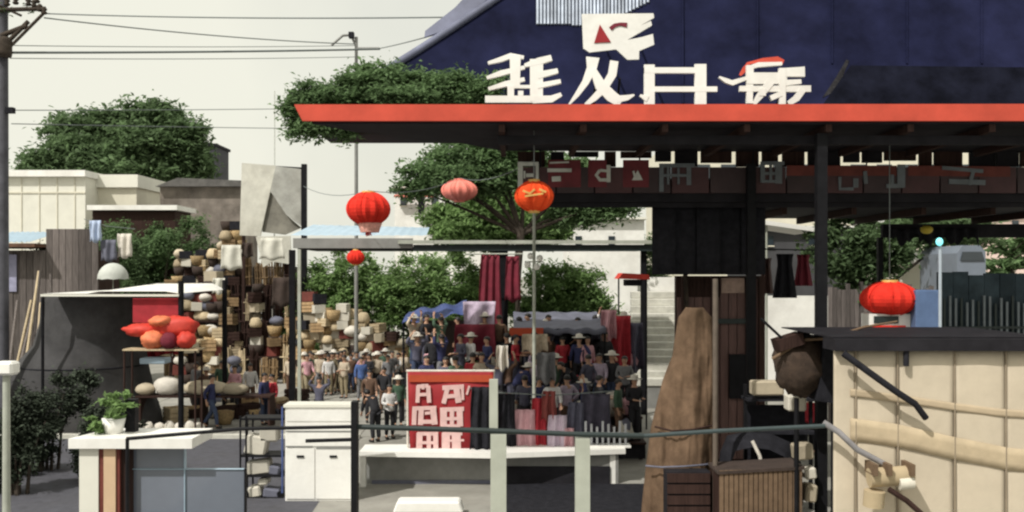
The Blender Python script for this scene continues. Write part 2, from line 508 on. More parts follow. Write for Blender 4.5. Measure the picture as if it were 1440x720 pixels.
for i, (px, py, d, rx, h, m, lab) in enumerate([
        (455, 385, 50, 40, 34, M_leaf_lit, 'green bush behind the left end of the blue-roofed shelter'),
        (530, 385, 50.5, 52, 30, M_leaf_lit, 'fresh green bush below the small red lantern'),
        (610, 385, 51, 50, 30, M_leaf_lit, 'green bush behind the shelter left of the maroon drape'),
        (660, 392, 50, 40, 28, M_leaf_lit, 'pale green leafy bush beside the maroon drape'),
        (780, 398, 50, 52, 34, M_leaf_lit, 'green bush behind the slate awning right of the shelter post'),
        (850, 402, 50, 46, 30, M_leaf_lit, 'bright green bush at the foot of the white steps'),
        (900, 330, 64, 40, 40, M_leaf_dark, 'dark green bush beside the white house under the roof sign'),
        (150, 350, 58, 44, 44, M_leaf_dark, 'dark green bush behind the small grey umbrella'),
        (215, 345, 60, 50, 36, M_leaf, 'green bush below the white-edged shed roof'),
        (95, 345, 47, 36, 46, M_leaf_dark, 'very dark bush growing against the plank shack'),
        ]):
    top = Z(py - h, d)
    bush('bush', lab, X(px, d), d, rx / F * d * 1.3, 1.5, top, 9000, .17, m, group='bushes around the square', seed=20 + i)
tree('street_tree', 'leafy green tree beside the teal fence at the end of the canopy', (X(1425, 40), 40),
     [(1425, 350, 40, 34, 26), (1400, 378, 40, 26, 18), (1440, 385, 40, 30, 24), (1455, 340, 41, 34, 30)], 3000, .2, M_leaf, trunk_r=.16, seed=11)
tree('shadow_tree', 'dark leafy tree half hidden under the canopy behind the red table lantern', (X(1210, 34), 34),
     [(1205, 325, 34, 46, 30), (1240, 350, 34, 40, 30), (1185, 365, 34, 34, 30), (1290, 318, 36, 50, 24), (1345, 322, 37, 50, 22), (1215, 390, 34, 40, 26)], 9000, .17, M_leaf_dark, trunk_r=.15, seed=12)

# ------------------------------------------------------------------ red-edged canopy with roof
cp = thing('canopy', 'wide flat canopy with a red fascia on dark posts', 'canopy', (6, 22, 0))
xa = X(415, 20)
MB().prism([(xa, Z(148, 20)), (xa + .16, Z(171, 20)), (13.5, Z(171, 20)), (13.5, Z(147, 20))], 19.9, 20.0).build('fascia', M_fascia, cp)
plan = [(xa + .35, 20.01), (13.5, 20.01), (13.5, 24.9), (X(705, 24.4), 24.4), (X(640, 22.8), 22.8), (X(500, 21.2), 21.2)]
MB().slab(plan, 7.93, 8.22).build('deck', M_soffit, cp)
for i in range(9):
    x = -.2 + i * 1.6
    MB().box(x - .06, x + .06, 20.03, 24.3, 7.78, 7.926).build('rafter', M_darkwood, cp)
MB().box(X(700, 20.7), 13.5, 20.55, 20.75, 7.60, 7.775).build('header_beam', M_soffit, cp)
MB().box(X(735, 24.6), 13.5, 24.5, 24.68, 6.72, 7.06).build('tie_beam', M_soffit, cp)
for px, d, w in ((1154.5, 20.3, .20), (1056, 24.2, .2), (1452, 22, .2)):
    MB().box(X(px, d) - w / 2, X(px, d) + w / 2, d - w / 2, d + w / 2, 0, 7.776 if d < 23 else 7.59).build('post', M_black, cp)
# small bright gaps and blocks in the row between ceiling and sign
px = 728
while px < 1450:
    w = random.uniform(14, 46)
    h = random.choice([.36, .36, random.uniform(.2, .34), random.uniform(.12, .3)])
    MB().box(X(px, 24.6), X(px + w, 24.6), 24.52, 24.62, 7.928 - h, 7.928).build('bracket', random.choice([M_soffit, M_darkwood]), cp)
    px += w + random.uniform(3, 11)
# hipped navy roof above the canopy
rf = thing('navy_roof', 'steep navy blue hipped roof above the red fascia', 'roof', (6, 25.5, 8.25))
yE, yR, yB = 24.75, 26.7, 28.6
zE, zR = 8.78, 12.8
xL, xR = X(425, yE), 15.0
def roofprof(t):                                   # concave sweep of the slope, eave -> ridge
    return zE + (zR - zE) * (t ** 1.12)
NU, NV = 2, 10
mb = MB()
def hipx(t): return xL + (X(640, 26) + .55 - xL) * (t / .70) if t < .9 else xL + (X(640, 26) + .55 - xL) * (.9 / .70)
def front(u, v):
    x0 = xL + (v / .68) * (X(652, 26) - xL)
    return Vector((x0 + (xR - x0) * u, yE + (yR - yE) * v, roofprof(v)))
def back(u, v):
    p = front(1 - u, v); p.y = 2 * yR - p.y; return p
mb.sheet(front, 8, 10)
mb.sheet(back, 8, 10)
def hip(u, v):
    a = front(0, v); b = back(1, v); return a.lerp(b, 1 - u)
mb.sheet(hip, 2, 10)
mb.build('roof_slope', M_navy, rf)
MB().box(xL, xR, yE, yB + .1, 8.66, 8.775).build('eave', M_soffit, rf)
MB().tube([front(0, v / 8) + Vector((-.02, -.02, .04)) for v in range(9)], .10, 8).build('hip_tile', M_navy_lit, rf)
# pale strip on the hip, with light on the ridge tiles painted in, and a weathered darker strip of roof along the right eave
def on_roof(px, v, off=.03):
    p = front(0, v); x = X(px, p.y)
    return Vector((x, p.y - off, p.z + off * .3))
def vy(py):                                        # slope parameter at which the front slope shows at photo row py
    lo, hi = 0.0, 1.0
    for _ in range(30):
        m_ = (lo + hi) / 2; p = front(.5, m_)
        if HY - (p.z - CAMZ) * F / p.y > py: lo = m_
        else: hi = m_
    return lo
def rp(px, py, off=.03): return on_roof(px, vy(py), off)
def roof_strip(name, pts, m, off=.03):
    mb = MB(); k = len(pts)
    a = [rp(x, y, off) for x, y in pts]; b = [rp(x, y, .005) for x, y in pts]
    mb.add(a + b, [tuple(range(k))] + [(i, (i + 1) % k, (i + 1) % k + k, i + k) for i in range(k)])
    return mb.build(name, m, rf)
roof_strip('hip_lit_strip', [(598, 45), (640, 12), (655, -4), (690, -4), (660, 22), (625, 44), (597, 54)], M_navy_lit, .05)
roof_strip('repair_sheet', [(1196, 92), (1450, 95), (1450, 146), (1158, 146)], mat('patch_black', (.0085, .0095, .018), .85, .6, 1.2, .2, spec=.04), .008)
roof_strip('worn_ridge', [(1156, 138), (1176, 108), (1190, 84), (1194, 86), (1184, 110), (1168, 132)], mat('worn_patch', (.030, .029, .032), .9, .6, 5, .2, spec=.05), .012)
for k_ in range(5):                                   # seams between the roof sheets
    roof_strip('seam', [(960 + k_ * 105 - 1.1, 146 if k_ < 2 else 90), (960 + k_ * 105 + 1.1, 146 if k_ < 2 else 90), (960 + k_ * 105 + 1.1, -20), (960 + k_ * 105 - 1.1, -20)], M_navy, .035)
# corrugated pale panel near the top: one raised rib beside the other
for i in range(32):
    px = 756 + i * 5.0
    top, bot = -14, (37 - (2 if i < 10 else 0)) if px < 880 else 20 - (px - 880) * .5
    if px < 790: top = -2 - (px - 756) * .3
    a, b = rp(px, bot, .03), rp(px, top, .03)
    if b.z <= a.z: continue
    MB().tube([a, b], .035, 6).build('corrugated_rib', mat('pale_ribs', (.42, .47, .56), .6, .35, 2, .1, objvar=.35), rf)

# written characters standing on the canopy edge
def stroke_poly(pts, w):
    """closed outline of a brush stroke; w a number or one width per point"""
    k = len(pts); ws = w if isinstance(w, (list, tuple)) else [w] * k
    L, Rr = [], []
    for i in range(k):
        a = Vector(pts[max(0, i - 1)]); b = Vector(pts[min(k - 1, i + 1)])
        t = (b - a).normalized(); nn = Vector((-t.y, t.x))
        p = Vector(pts[i])
        L.append(p + nn * ws[i] / 2); Rr.append(p - nn * ws[i] / 2)
    return L + Rr[::-1]

def glyph(strokes, tr, d, th, name, m, parent):
    """strokes in zoomed photo units -> raised letter, each stroke proud by a hair so that no two faces are flush"""
    mb = MB()
    for i, (pts, w) in enumerate(strokes):
        poly = [tr(x, y) for x, y in (stroke_poly(pts, w) if w else pts)]
        poly = [(X(px, d), Z(py, d)) for px, py in poly]
        mb.prism(poly, d - .003 * i, d + th)
    return mb.build(name, m, parent)

sg = thing('roof_letters', 'row of large white written characters standing on the red canopy edge', 'sign', (X(900, 20.4), 20.4, 8.2))
T4 = lambda x, y: (660 + x / 4.5, y / 4.5)
T3 = lambda x, y: (720 + x / 3.0, y / 3.0)
T6 = lambda x, y: (960 + x / 6.0, 60 + y / 6.0)
D = 20.35
glyph([([(118, 398), (190, 378), (262, 352), (345, 362)], [18, 30, 34, 20]), ([(110, 492), (200, 462), (350, 425)], [20, 34, 22]), ([(120, 562), (230, 530), (350, 500)], [20, 34, 24]),
       ([(290, 350), (290, 540)], [70, 60]), ([(240, 548), (400, 548)], 20), ([(262, 545), (262, 650)], 42), ([(100, 628), (420, 628)], 44),
       ([(325, 575), (325, 606)], 34), ([(425, 375), (425, 640)], [84, 80]), ([(350, 415), (440, 388), (520, 366)], [22, 44, 36]), ([(430, 478), (560, 448)], [44, 30]),
       ([(430, 545), (578, 515)], [34, 26]), ([(400, 632), (520, 628), (582, 598)], [48, 44, 24])], T4, D, .09, 'character', M_white, sg)
glyph([([(782, 362), (775, 430), (735, 520), (680, 600), (630, 662)], [84, 62, 44, 30, 10]), ([(918, 385), (905, 470), (850, 560), (790, 620), (735, 664)], [52, 54, 50, 40, 22]),
       ([(782, 440), (830, 540), (900, 610), (960, 650)], [40, 70, 74, 60]), ([(930, 628), (1000, 618), (1044, 600)], [46, 34, 10])], T4, D, .09, 'character', M_white, sg)
glyph([([(580, 272), (580, 440)], 44), ([(558, 296), (800, 296)], 24), ([(796, 270), (796, 440)], 48), ([(600, 376), (866, 376)], 22), ([(540, 402), (572, 418)], [10, 26])], T3, D, .09, 'character', M_white, sg)
glyph([([(310, 288), (370, 320), (420, 338), (540, 298)], [14, 40, 44, 30]), ([(545, 215), (640, 185), (840, 175)], [30, 40, 26]), ([(570, 190), (565, 512)], [60, 52]), ([(480, 388), (1082, 388)], [46, 54]),
       ([(540, 300), (880, 300)], 96), ([(850, 250), (1030, 245)], [70, 84]), ([(860, 340), (1000, 328)], [50, 36]), ([(740, 330), (650, 450), (600, 520)], [70, 56, 30]), ([(840, 215), (840, 520)], 56),
       ([(1010, 400), (960, 470), (890, 516)], [56, 56, 40]), ([(640, 420), (700, 420)], 60), ([(740, 470), (830, 430)], 44)], T6, D, .09, 'character', M_white, sg)
glyph([([(485, 275), (525, 225), (560, 172)], [16, 44, 30]), ([(545, 176), (680, 146), (800, 142), (850, 165)], [20, 34, 52, 40])], T6, D + .12, .05, 'flourish', M_fascia, sg)
MB().box(X(680, D), X(1142, D), D + .005, D + .075, 8.225, 8.29).build('mounting_rail', M_black, sg)
for px in (712, 760, 838, 872, 915, 985, 1058, 1100):
    MB().tube([(X(px, D), D + .08, 8.9 if px < 1000 else 8.6), (X(px, D), D + .8, 8.225)], .025, 5).build('strut', M_black, sg)

em = thing('roof_emblem', 'white cut-out emblem with a red triangle mounted on the navy roof', 'sign', (X(870, 23.8), 23.8, 9.5))
D2 = 23.6
glyph([([(712, 88), (1165, 84), (1170, 112), (1085, 160), (1150, 132), (1156, 160), (1000, 252), (1090, 235), (1162, 214), (1170, 282), (1075, 322), (1074, 376), (1000, 378), (930, 312), (760, 332), (722, 306)], 0)], T4, D2, .08, 'plate', M_white, em)
glyph([([(826, 155), (896, 266), (790, 272)], 0)], T4, D2 - .02, .018, 'triangle', M_banner, em)
glyph([([(893, 182), (920, 160), (955, 152), (998, 158)], [26, 24, 20, 30])], T4, D2 - .02, .018, 'arc', M_maroon, em)
for px, py in ((840, 40), (890, 40)):
    q = rp(px, py, 0)
    MB().tube([(X(px, D2), D2 + .08, Z(py, D2)), (X(px, q.y), q.y, q.z)], .03, 5).build('strut', M_black, em)

# hanging sign of lightboxes below the canopy
hs = thing('hanging_sign', 'long dark hanging sign of square panels with pale characters under the canopy', 'sign', (4, 24.4, 7.0))
D3 = 24.3
TS = lambda x, y: (700 + x / 4.8, 180 + y / 4.8)
TQ = lambda x, y: (980 + x / 3.13, 180 + y / 3.13)
for i in range(14):
    x0 = X(728 + i * 54, D3)
    MB().box(x0 + .02, X(728 + (i + 1) * 54, D3) - .02, D3, D3 + .12, 6.92, 7.53).build('panel', M_board if i % 2 else mat('sign_maroon', (.075, .032, .036), .6, .3, 2, .1, dirt=.3), hs)
DS = D3 - .03
glyph([([(152, 228), (152, 400)], 34), ([(136, 242), (275, 242)], 26), ([(266, 242), (266, 350)], 20), ([(190, 320), (240, 318)], 24), ([(180, 290), (180, 340)], 12)], TS, DS, .03, 'character', M_signpale, hs)
glyph([([(335, 285), (498, 285)], 24), ([(365, 345), (425, 342)], 34), ([(350, 235), (480, 230)], 10)], TS, DS, .03, 'character', M_signpale, hs)
glyph([([(748, 250), (748, 365)], 26), ([(690, 285), (665, 318), (690, 350), (735, 350)], 22), ([(690, 285), (735, 290)], 18)], TS, DS, .03, 'character', M_signpale, hs)
glyph([([(945, 285), (980, 352), (905, 352)], 0), ([(915, 290), (930, 340)], 14)], TS, DS, .03, 'character', M_signpale, hs)
for x0, x1 in ((340, 560), (610, 735), (845, 1020)):
    glyph([([(x0, 215), (x1, 215), (x1, 400), (x0, 400)], 0)], TS, D3 - .008, .005, 'red_ground', M_signred, hs)
glyph([([(1105, 240), (1105, 430)], 28), ([(1090, 252), (1330, 252)], 26), ([(1290, 250), (1290, 385)], 30), ([(1150, 250), (1150, 380)], 14), ([(1220, 250), (1220, 380)], 14), ([(1110, 320), (1290, 320)], 18)], TS, DS, .03, 'character', M_signgrey, hs)
glyph([([(290, 160), (290, 240)], 20), ([(360, 150), (360, 245)], 30), ([(280, 155), (385, 155)], 16), ([(290, 200), (360, 200)], 12), ([(325, 160), (325, 240)], 12), ([(285, 235), (370, 235)], 12)], TQ, DS, .03, 'character', M_signgrey, hs)
glyph([([(630, 215), (630, 268), (690, 268)], 14), ([(700, 222), (700, 262)], 22), ([(740, 190), (745, 245)], 16)], TQ, DS, .03, 'character', M_signgrey, hs)
glyph([([(900, 160), (900, 262)], 34), ([(835, 255), (910, 255)], 18), ([(860, 205), (860, 250)], 14)], TQ, DS, .03, 'character', M_signgrey, hs)
glyph([([(1110, 235), (1270, 240)], 22), ([(1080, 175), (1260, 190)], 16), ([(1220, 180), (1200, 250)], 16)], TQ, DS, .03, 'character', M_signgrey, hs)
glyph([([(395, 165), (880, 165), (880, 210), (395, 210)], 0)], TQ, D3 - .008, .005, 'red_ground', M_brick, hs)
glyph([([(930, 165), (1380, 170), (1380, 215), (930, 210)], 0)], TQ, D3 - .008, .005, 'red_ground', M_brick, hs)
for px in (760, 900, 1060, 1220, 1400):
    MB().tube([(X(px, D3), D3 + .06, 7.53), (X(px, D3), D3 + .06, 7.93)], .02, 5).build('hanger', M_black, hs)
# pale and bluish window strips of the building seen through the row of gaps
bs = thing('back_building', 'pale apartment block glimpsed through the gaps above the hanging sign', 'building', (10, 75, 0))
MB().box(11, 42, 75, 84, 0, 14.2).build('wall', M_cream, bs)
for i in range(16):
    x = 11.5 + i * 1.9
    w = MB().box(x, x + 1.1, 74.93, 74.997, 11.6, 13.0).build('window', M_window, bs)
    MB().box(x - .1, x + 1.2, 74.85, 74.925, 11.45, 11.58).build('sill', M_white, w)

# dark screen hanging under the canopy between the posts
sc_ = thing('dark_screen', 'large black hanging screen below the tie beam beside the white steps', 'screen', (X(990, 24.9), 24.9, 5.0))
for i in range(5):
    x0, x1 = X(917 + i * 31.5, 24.9), X(919 + (i + 1) * 31.5, 24.9)
    def f(u, v, x0=x0, x1=x1, i=i):
        return Vector((x0 + (x1 - x0) * u, 24.9 + .09 * (i % 2) + .03 * math.sin(u * PI * 2), 5.0 - .02 + 1.72 * v))
    MB().sheet(f, 8, 2, .02).build('panel', M_dark, sc_)
MB().box(X(917, 24.9), X(1075, 24.9), 24.86, 24.96, 6.705, 6.718).build('rail', M_black, sc_)

# ------------------------------------------------------------------ lanterns
def lantern(name, label, px, py, d, rx, ry, m, tassel=True, top=None, group='paper lanterns', squash=None):
    c = P(px, py, d); a = rx / F * d; b = ry / F * d
    t = thing(name, label, 'lantern', (c.x, c.y, c.z - b), group)
    mb = MB(); n = 28; m_ = 12; vs = []; fs = []
    for i in range(m_ + 1):
        th = .28 + (PI - .56) * i / m_
        for j in range(n):
            an = 2 * PI * j / n
            k = 1.0 + .045 * (1 if j % 2 else -1)
            vs.append(c + Vector((a * math.sin(th) * math.cos(an) * k, a * math.sin(th) * math.sin(an) * k, -b * math.cos(th))))
    for i in range(m_):
        for j in range(n):
            fs.append((i * n + j, i * n + (j + 1) % n, (i + 1) * n + (j + 1) % n, (i + 1) * n + j))
    mb.add(vs, fs, False); mb.build('shade', m, t)
    mb = MB()
    for j in range(0, n, 4):
        mb.tube([vs[i * n + j] + (vs[i * n + j] - c) * .03 for i in range(m_ + 1)], .012, 4)
    mb.build('rib', m, t)
    r = a * math.sin(.28)
    for s in (-1, 1):
        z = c.z + s * b * math.cos(.28)
        MB().lathe((c.x, c.y, z), [(0.001, -.04 * s), (r * 1.1, -.04 * s), (r * 1.1, .05 * s), (.001, .05 * s)], 14).build('collar', M_gold if m is not M_lantern_p else m, t)
    if tassel:
        z = c.z - b
        mb = MB()
        for i in range(9):
            an = i * 2 * PI / 9
            mb.tube([(c.x + .02 * math.cos(an), c.y + .02 * math.sin(an), z), (c.x + r * .5 * math.cos(an), c.y + r * .5 * math.sin(an), z - b * random.uniform(.5, .62))], .016, 5)
        mb.build('tassel', m, t)
    if top is not None:
        MB().tube([(c.x, c.y, c.z + b), (c.x + top[0], c.y + top[1], top[2])], .012, 5).build('cord', M_rope, t)
    return t
L1 = lantern('lantern', 'large round red lantern hanging above the blue shelter roof', 518, 294, 33, 30, 24, M_lantern, True, (0, 0, Z(268, 33)))
lantern('lantern', 'small red lantern hanging below the blue shelter roof', 500, 362, 35.5, 12, 10, M_lantern, False, (0, 0, Z(345, 35.5)))
lantern('lantern', 'faded pink lantern in front of the white house beside the trees', 646, 268, 38, 25, 15, M_lantern_p, False, (0, 0, Z(250, 38)))
lantern('lantern', 'orange-red lantern on the lamp pole under the first sign panel', 751, 276, 20.9, 27, 21, M_lantern_o, False, (0, 0, 7.925))
lantern('lantern', 'wide red lantern standing on the white box behind the cream stall', 1251, 420, 22, 39, 24, M_lantern, False, (0, 0, 7.92))
c = P(520, 318, 33)
sk_ = MB().lathe((c.x, c.y, c.z - .2), [(.30, 0), (.33, .1), (.40, .3), (.385, .3), (.31, .1), (.28, 0)], 20).build('printed_skirt', mat('faded_skirt', (.80, .40, .33), .7, .35, 9, 0), L1)
# gold writing on the orange lantern
o = [q for q in bpy.data.objects if q.get('label', '').startswith('orange-red')][0]
glyph([([(735, 268), (745, 272), (752, 266)], 3), ([(738, 276), (764, 272)], 2.5), ([(758, 266), (768, 270)], 3)], lambda x, y: (x, y), 20.9 - .42, .02, 'writing', M_gold, o)
# festoon line the lanterns hang from
fl = []
for a, b in ((P(427, 262, 40), P(518, 268, 33)), (P(518, 268, 33), P(646, 250, 38)), (P(646, 250, 38), P(751, 225, 24.3))):
    fl += [a.lerp(b, i / 8) - Vector((0, 0, .25 * 4 * (i / 8) * (1 - i / 8))) for i in range(9)]
tag(MB().tube(fl, .012, 5).build('festoon_cable', M_rope), 'thin festoon cable sagging between the red lanterns', 'cable')

lb = thing('lantern_box', 'white box with a red stripe and dark label below the wide red lantern', 'box', (X(1255, 22), 22, Z(474, 22)))
MB().box(X(1218, 22), X(1290, 22), 21.8, 22.3, Z(475, 22), Z(441, 22)).build('body', M_white, lb)
MB().box(X(1222, 22), X(1268, 22), 21.77, 21.797, Z(473, 22), Z(457, 22)).build('stripe', M_lantern, lb)
MB().box(X(1224, 22), X(1258, 22), 21.765, 21.796, Z(454, 22), Z(444, 22)).build('label_plate', M_teal, lb)

lp = thing('lamp_pole', 'slim grey lamp pole with a cluster of white globes under the orange lantern', 'lamp post', (X(751, 26), 26, 0))
MB().tube([(X(751, 26), 26, 0), (X(751, 26), 26, Z(297, 26))], .05, 10, r1=.04).build('pole', M_greypost, lp)
for dx, dy in ((-9, 0), (4, 3), (8, -9), (-5, -12)):
    MB().blob(P(751 + dx, 372 + dy, 25.9), .085, .085, .085, 10, 6).build('globe', M_white, lp)
MB().tube([P(738, 368, 26), P(764, 368, 26)], .02, 6).build('crossarm', M_greypost, lp)

# ------------------------------------------------------------------ blue-roofed shelter
sh = thing('shelter', 'long low shelter with a pale blue roof sheet and grey edge beam', 'shelter', (X(650, 36), 36, 0))
def f(u, v):
    a = P(408, 331, 36).lerp(P(600, 331, 36), u); b = P(440, 316, 39).lerp(P(604, 320, 39), u)
    q = a.lerp(b, v); q.z += .008 * math.sin(u * 90); return q
MB().sheet(f, 96, 2).build('roof_sheet', M_bluesheet, sh)
MB().box(X(412, 36), X(580, 36), 36.0, 36.2, Z(349, 36), Z(335, 36)).build('edge_beam', M_grey, sh)
MB().box(X(581, 36), X(918, 36), 36.03, 36.25, Z(353, 36), Z(344, 36)).build('edge_beam', M_teal, sh)
MB().box(X(560, 36), X(916, 36), 35.9, 36.02, Z(343, 36), Z(338, 36)).build('gutter', M_greypost, sh)
MB().slab([(X(416, 36), 36.26), (X(915, 36), 36.26), (X(915, 36), 40), (X(416, 36), 40)], Z(350, 36), Z(347, 36)).build('ceiling', M_soffit, sh)
for px, d, w, m in ((421, 35.9, .11, M_greypost), (411, 36.6, .2, M_black), (706, 36.4, .42, M_black), (905, 36.4, .2, M_black), (421, 39.8, .11, M_greypost), (706, 39.8, .2, M_black)):
    MB().box(X(px, d) - w / 2, X(px, d) + w / 2, d - w / 2, d + w / 2, 0, Z(351, 36)).build('post', m, sh)
dr = thing('maroon_drape', 'maroon cloth drape hanging beside the black shelter post', 'drape', (X(690, 35), 35, 2))
def drape(x0, x1, zt, zb, d, folds, amp, flare=0.0):
    def f(u, v):
        uu = u - .5
        k = 1 + flare * (1 - v)
        x = (x0 + x1) / 2 + (x1 - x0) * uu * k + .01 * math.sin(v * 7)
        return Vector((x, d + amp * math.sin(u * PI * 2 * folds + .6 * math.sin(v * 5)) * (.6 + .5 * (1 - v)), zb + (zt - zb) * v + .06 * math.sin(u * 9) * (1 - v)))
    return f
MB().sheet(drape(X(676, 35), X(702, 35), Z(356, 35), Z(508, 35), 35.2, 3, .08, .5), 30, 10, .03).build('cloth', M_maroon, dr)
MB().sheet(drape(X(712, 35), X(730, 35), Z(360, 35), Z(424, 35), 35.3, 2, .07, .3), 20, 8, .03).build('cloth', M_maroon, dr)
MB().tube([(X(655, 35), 35.15, Z(357, 35)), (X(735, 35), 35.15, Z(357, 35))], .03, 6).build('rod', M_greypost, dr)

# ------------------------------------------------------------------ buildings and walls behind
lw = thing('low_building', 'long low cream building with a white roof edge behind the plank shack', 'building', (X(30, 66), 66, 0))
MB().box(X(-140, 66), X(120, 66), 66, 76, 0, Z(249, 66)).build('wall', M_cream_clean, lw)
MB().box(X(-145, 66), X(123, 66), 65.6, 76.2, Z(248.8, 66), Z(240, 66)).build('roof', M_white, lw)
for i in range(10):
    x = X(-120 + i * 25, 66)
    MB().box(x, x + .05, 65.95, 65.998, .2, Z(250, 66)).build('seam', M_cream, lw)
MB().box(X(-140, 66), X(120, 66), 65.94, 65.997, Z(272, 66), Z(270, 66)).build('band', M_cream, lw)
an = thing('annex', 'small pale annex with a flat roof beside the low cream building', 'building', (X(160, 68), 68, 0))
MB().box(X(124, 68), X(192, 68), 68, 75, 0, Z(264, 68)).build('wall', M_cream, an)
MB().box(X(123, 68), X(196, 68), 67.7, 75.2, Z(263.8, 68), Z(246, 68)).build('parapet', M_cream_clean, an)
sd = thing('shed', 'small shed with a thin white roof edge below the shade tree', 'shed', (X(190, 61), 61, 0))
MB().box(X(130, 61), X(246, 61), 61, 64, 0, Z(296, 61)).build('wall', M_darkwood, sd)
MB().box(X(126, 61), X(252, 61), 60.6, 64.3, Z(295.8, 61), Z(289, 61)).build('roof', M_white, sd)
db = thing('dark_tower', 'dark square rooftop tower behind the right side of the shade tree', 'building', (X(278, 86), 86, 0))
MB().box(X(255, 86), X(303, 86), 86, 90, 0, Z(206, 86)).build('wall', mat('tower_dark', (.05, .05, .06), .8, .3, 1, .1), db)
MB().box(X(253, 86), X(305, 86), 85.8, 90.2, Z(205.8, 86), Z(202, 86)).build('roof', M_soffit, db)
bb = thing('hillside_house', 'brown weathered house behind the top of the stacked racks', 'building', (X(290, 66), 66, 0))
MB().box(X(225, 66.5), X(338, 66.5), 66.5, 71, 0, Z(262, 66.5)).build('wall', mat('weathered_wall', (.22, .19, .165), .9, .5, .8, .3, dirt=.5), bb)
MB().prism([(X(218, 66), Z(262, 66)), (X(250, 66), Z(250, 66)), (X(345, 66), Z(254, 66)), (X(345, 66), Z(262, 66))], 66, 71.5).build('roof', mat('old_tiles', (.11, .105, .10), .9, .4, 2, .4), bb)
# torn white hoarding with its post
ho = thing('torn_hoarding', 'torn white canvas hoarding sagging from a dark post', 'hoarding', (X(385, 49), 49, 0))
d = 49
MB().prism([(X(340, d), Z(229, d)), (X(388, d), Z(233, d)), (X(380, d), Z(268, d)), (X(366, d), Z(332, d)), (X(337, d), Z(331, d))], d, d + .12).build('canvas', M_canvas, ho)
MB().prism([(X(388.5, d), Z(234, d)), (X(424, d), Z(238, d)), (X(424, d), Z(318, d)), (X(404, d), Z(303, d)), (X(381, d), Z(269, d))], d - .12, d - .02).build('canvas', mat('canvas_grey', (.40, .40, .37), .85, .3, 1.2, .3, dirt=.6), ho)
MB().prism([(X(366, d), Z(268, d)), (X(380, d), Z(270, d)), (X(404, d), Z(304, d)), (X(423, d), Z(320, d)), (X(400, d), Z(330, d)), (X(368, d), Z(326, d))], d + .14, d + .2).build('canvas', mat('canvas_dark', (.21, .20, .17), .9, .4, 1.2, .3), ho)
MB().prism([(X(362, d), Z(333, d)), (X(410, d), Z(332, d)), (X(412, d), Z(372, d)), (X(385, d), Z(368, d)), (X(372, d), Z(376, d))], d - .3, d - .22).build('canvas', M_canvas, ho)
MB().box(X(424.5, d), X(431.5, d), d - .15, d + .1, 0, Z(231, d)).build('post', M_black, ho)
MB().tube([(X(339, d), d + .3, Z(231, d)), (X(428, d), d + .3, Z(236, d))], .05, 6).build('rail', M_black, ho)
MB().box(X(338, d), X(342, d), d + .25, d + .42, 0, Z(230, d)).build('post', M_darkwood, ho)

# white houses beyond the trees
for (x0, x1, y0, d, lab) in ((555, 700, 262, 80, 'white two-storey house behind the faded pink lantern'), (801, 906, 306, 58, 'white flat-fronted house below the hanging sign'),
                             (1372, 1470, 296, 62, 'pale pink house at the far end beyond the teal fence'), (1070, 1200, 318, 45, 'white-gabled hall seen between the canopy posts')):
    h = thing('house', lab, 'building', (X((x0 + x1) / 2, d), d, 0))
    wm = M_white if x0 < 1300 else mat('pink_wall', (.72, .56, .50), .8, .1, 1, .1, dirt=.3)
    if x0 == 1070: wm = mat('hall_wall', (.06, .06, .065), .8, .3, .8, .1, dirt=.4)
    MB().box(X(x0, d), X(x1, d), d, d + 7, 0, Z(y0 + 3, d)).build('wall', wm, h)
    MB().box(X(x0 - 3, d), X(x1 + 3, d), d - .4, d + 7.3, Z(y0 + 2.8, d), Z(y0, d)).build('roof', M_cream_clean if x0 != 1070 else M_white, h)
    nw = max(2, int((x1 - x0) / 45))
    for i in range(nw):
        xx = x0 + 8 + i * (x1 - x0 - 12) / nw
        yy = y0 + (14 if x0 != 801 else 26)
        w = MB().box(X(xx, d), X(xx + 9, d), d - .07, d - .003, Z(yy + 13, d), Z(yy, d)).build('window', M_window, h)
        MB().box(X(xx - 1, d), X(xx + 10, d), d - .13, d - .075, Z(yy + 15, d), Z(yy + 13.3, d)).build('sill', M_cream, w)
    if x0 == 555:
        for px, w_ in ((590, 8), (628, 5)):
            MB().box(X(px, d), X(px + w_, d), d - 1.2, d - .5, Z(302, d), Z(275, d)).build('chimney_duct', M_black, h)
        MB().box(X(556, d), X(610, d), d - .9, d - .45, Z(278, d), Z(275, d)).build('awning', M_lantern_p, h)

# bright bent roof edge under the canopy
wr = thing('white_awning', 'bent white awning edge under the dark canopy beside the black post', 'awning', (X(1200, 33.5), 33.5, Z(310, 33.5)))
MB().prism([(X(1164, 33.5), Z(288, 33.5)), (X(1190, 33.5), Z(283, 33.5)), (X(1218, 33.5), Z(293, 33.5)), (X(1245, 33.5), Z(309, 33.5)), (X(1240, 33.5), Z(315, 33.5)), (X(1215, 33.5), Z(300, 33.5)), (X(1190, 33.5), Z(294, 33.5)), (X(1165, 33.5), Z(294, 33.5))], 33.5, 36).build('sheet', M_white, wr)
MB().tube([(X(1236, 33.5), 33.7, Z(308, 33.5)), (X(1236, 33.5), 33.7, 0)], .04, 6).build('leg', M_greypost, wr)
wr = thing('white_awning', 'straight white sloping awning edge left of the black post', 'awning', (X(1110, 34), 34, Z(320, 34)))
MB().prism([(X(1070, 34), Z(309, 34)), (X(1147, 34), Z(320, 34)), (X(1147, 34), Z(326, 34)), (X(1070, 34), Z(315, 34))], 34, 36.5).build('sheet', M_white, wr)
MB().tube([(X(1080, 34), 34.2, Z(312, 34)), (X(1080, 34), 34.2, 0)], .04, 6).build('leg', M_greypost, wr)

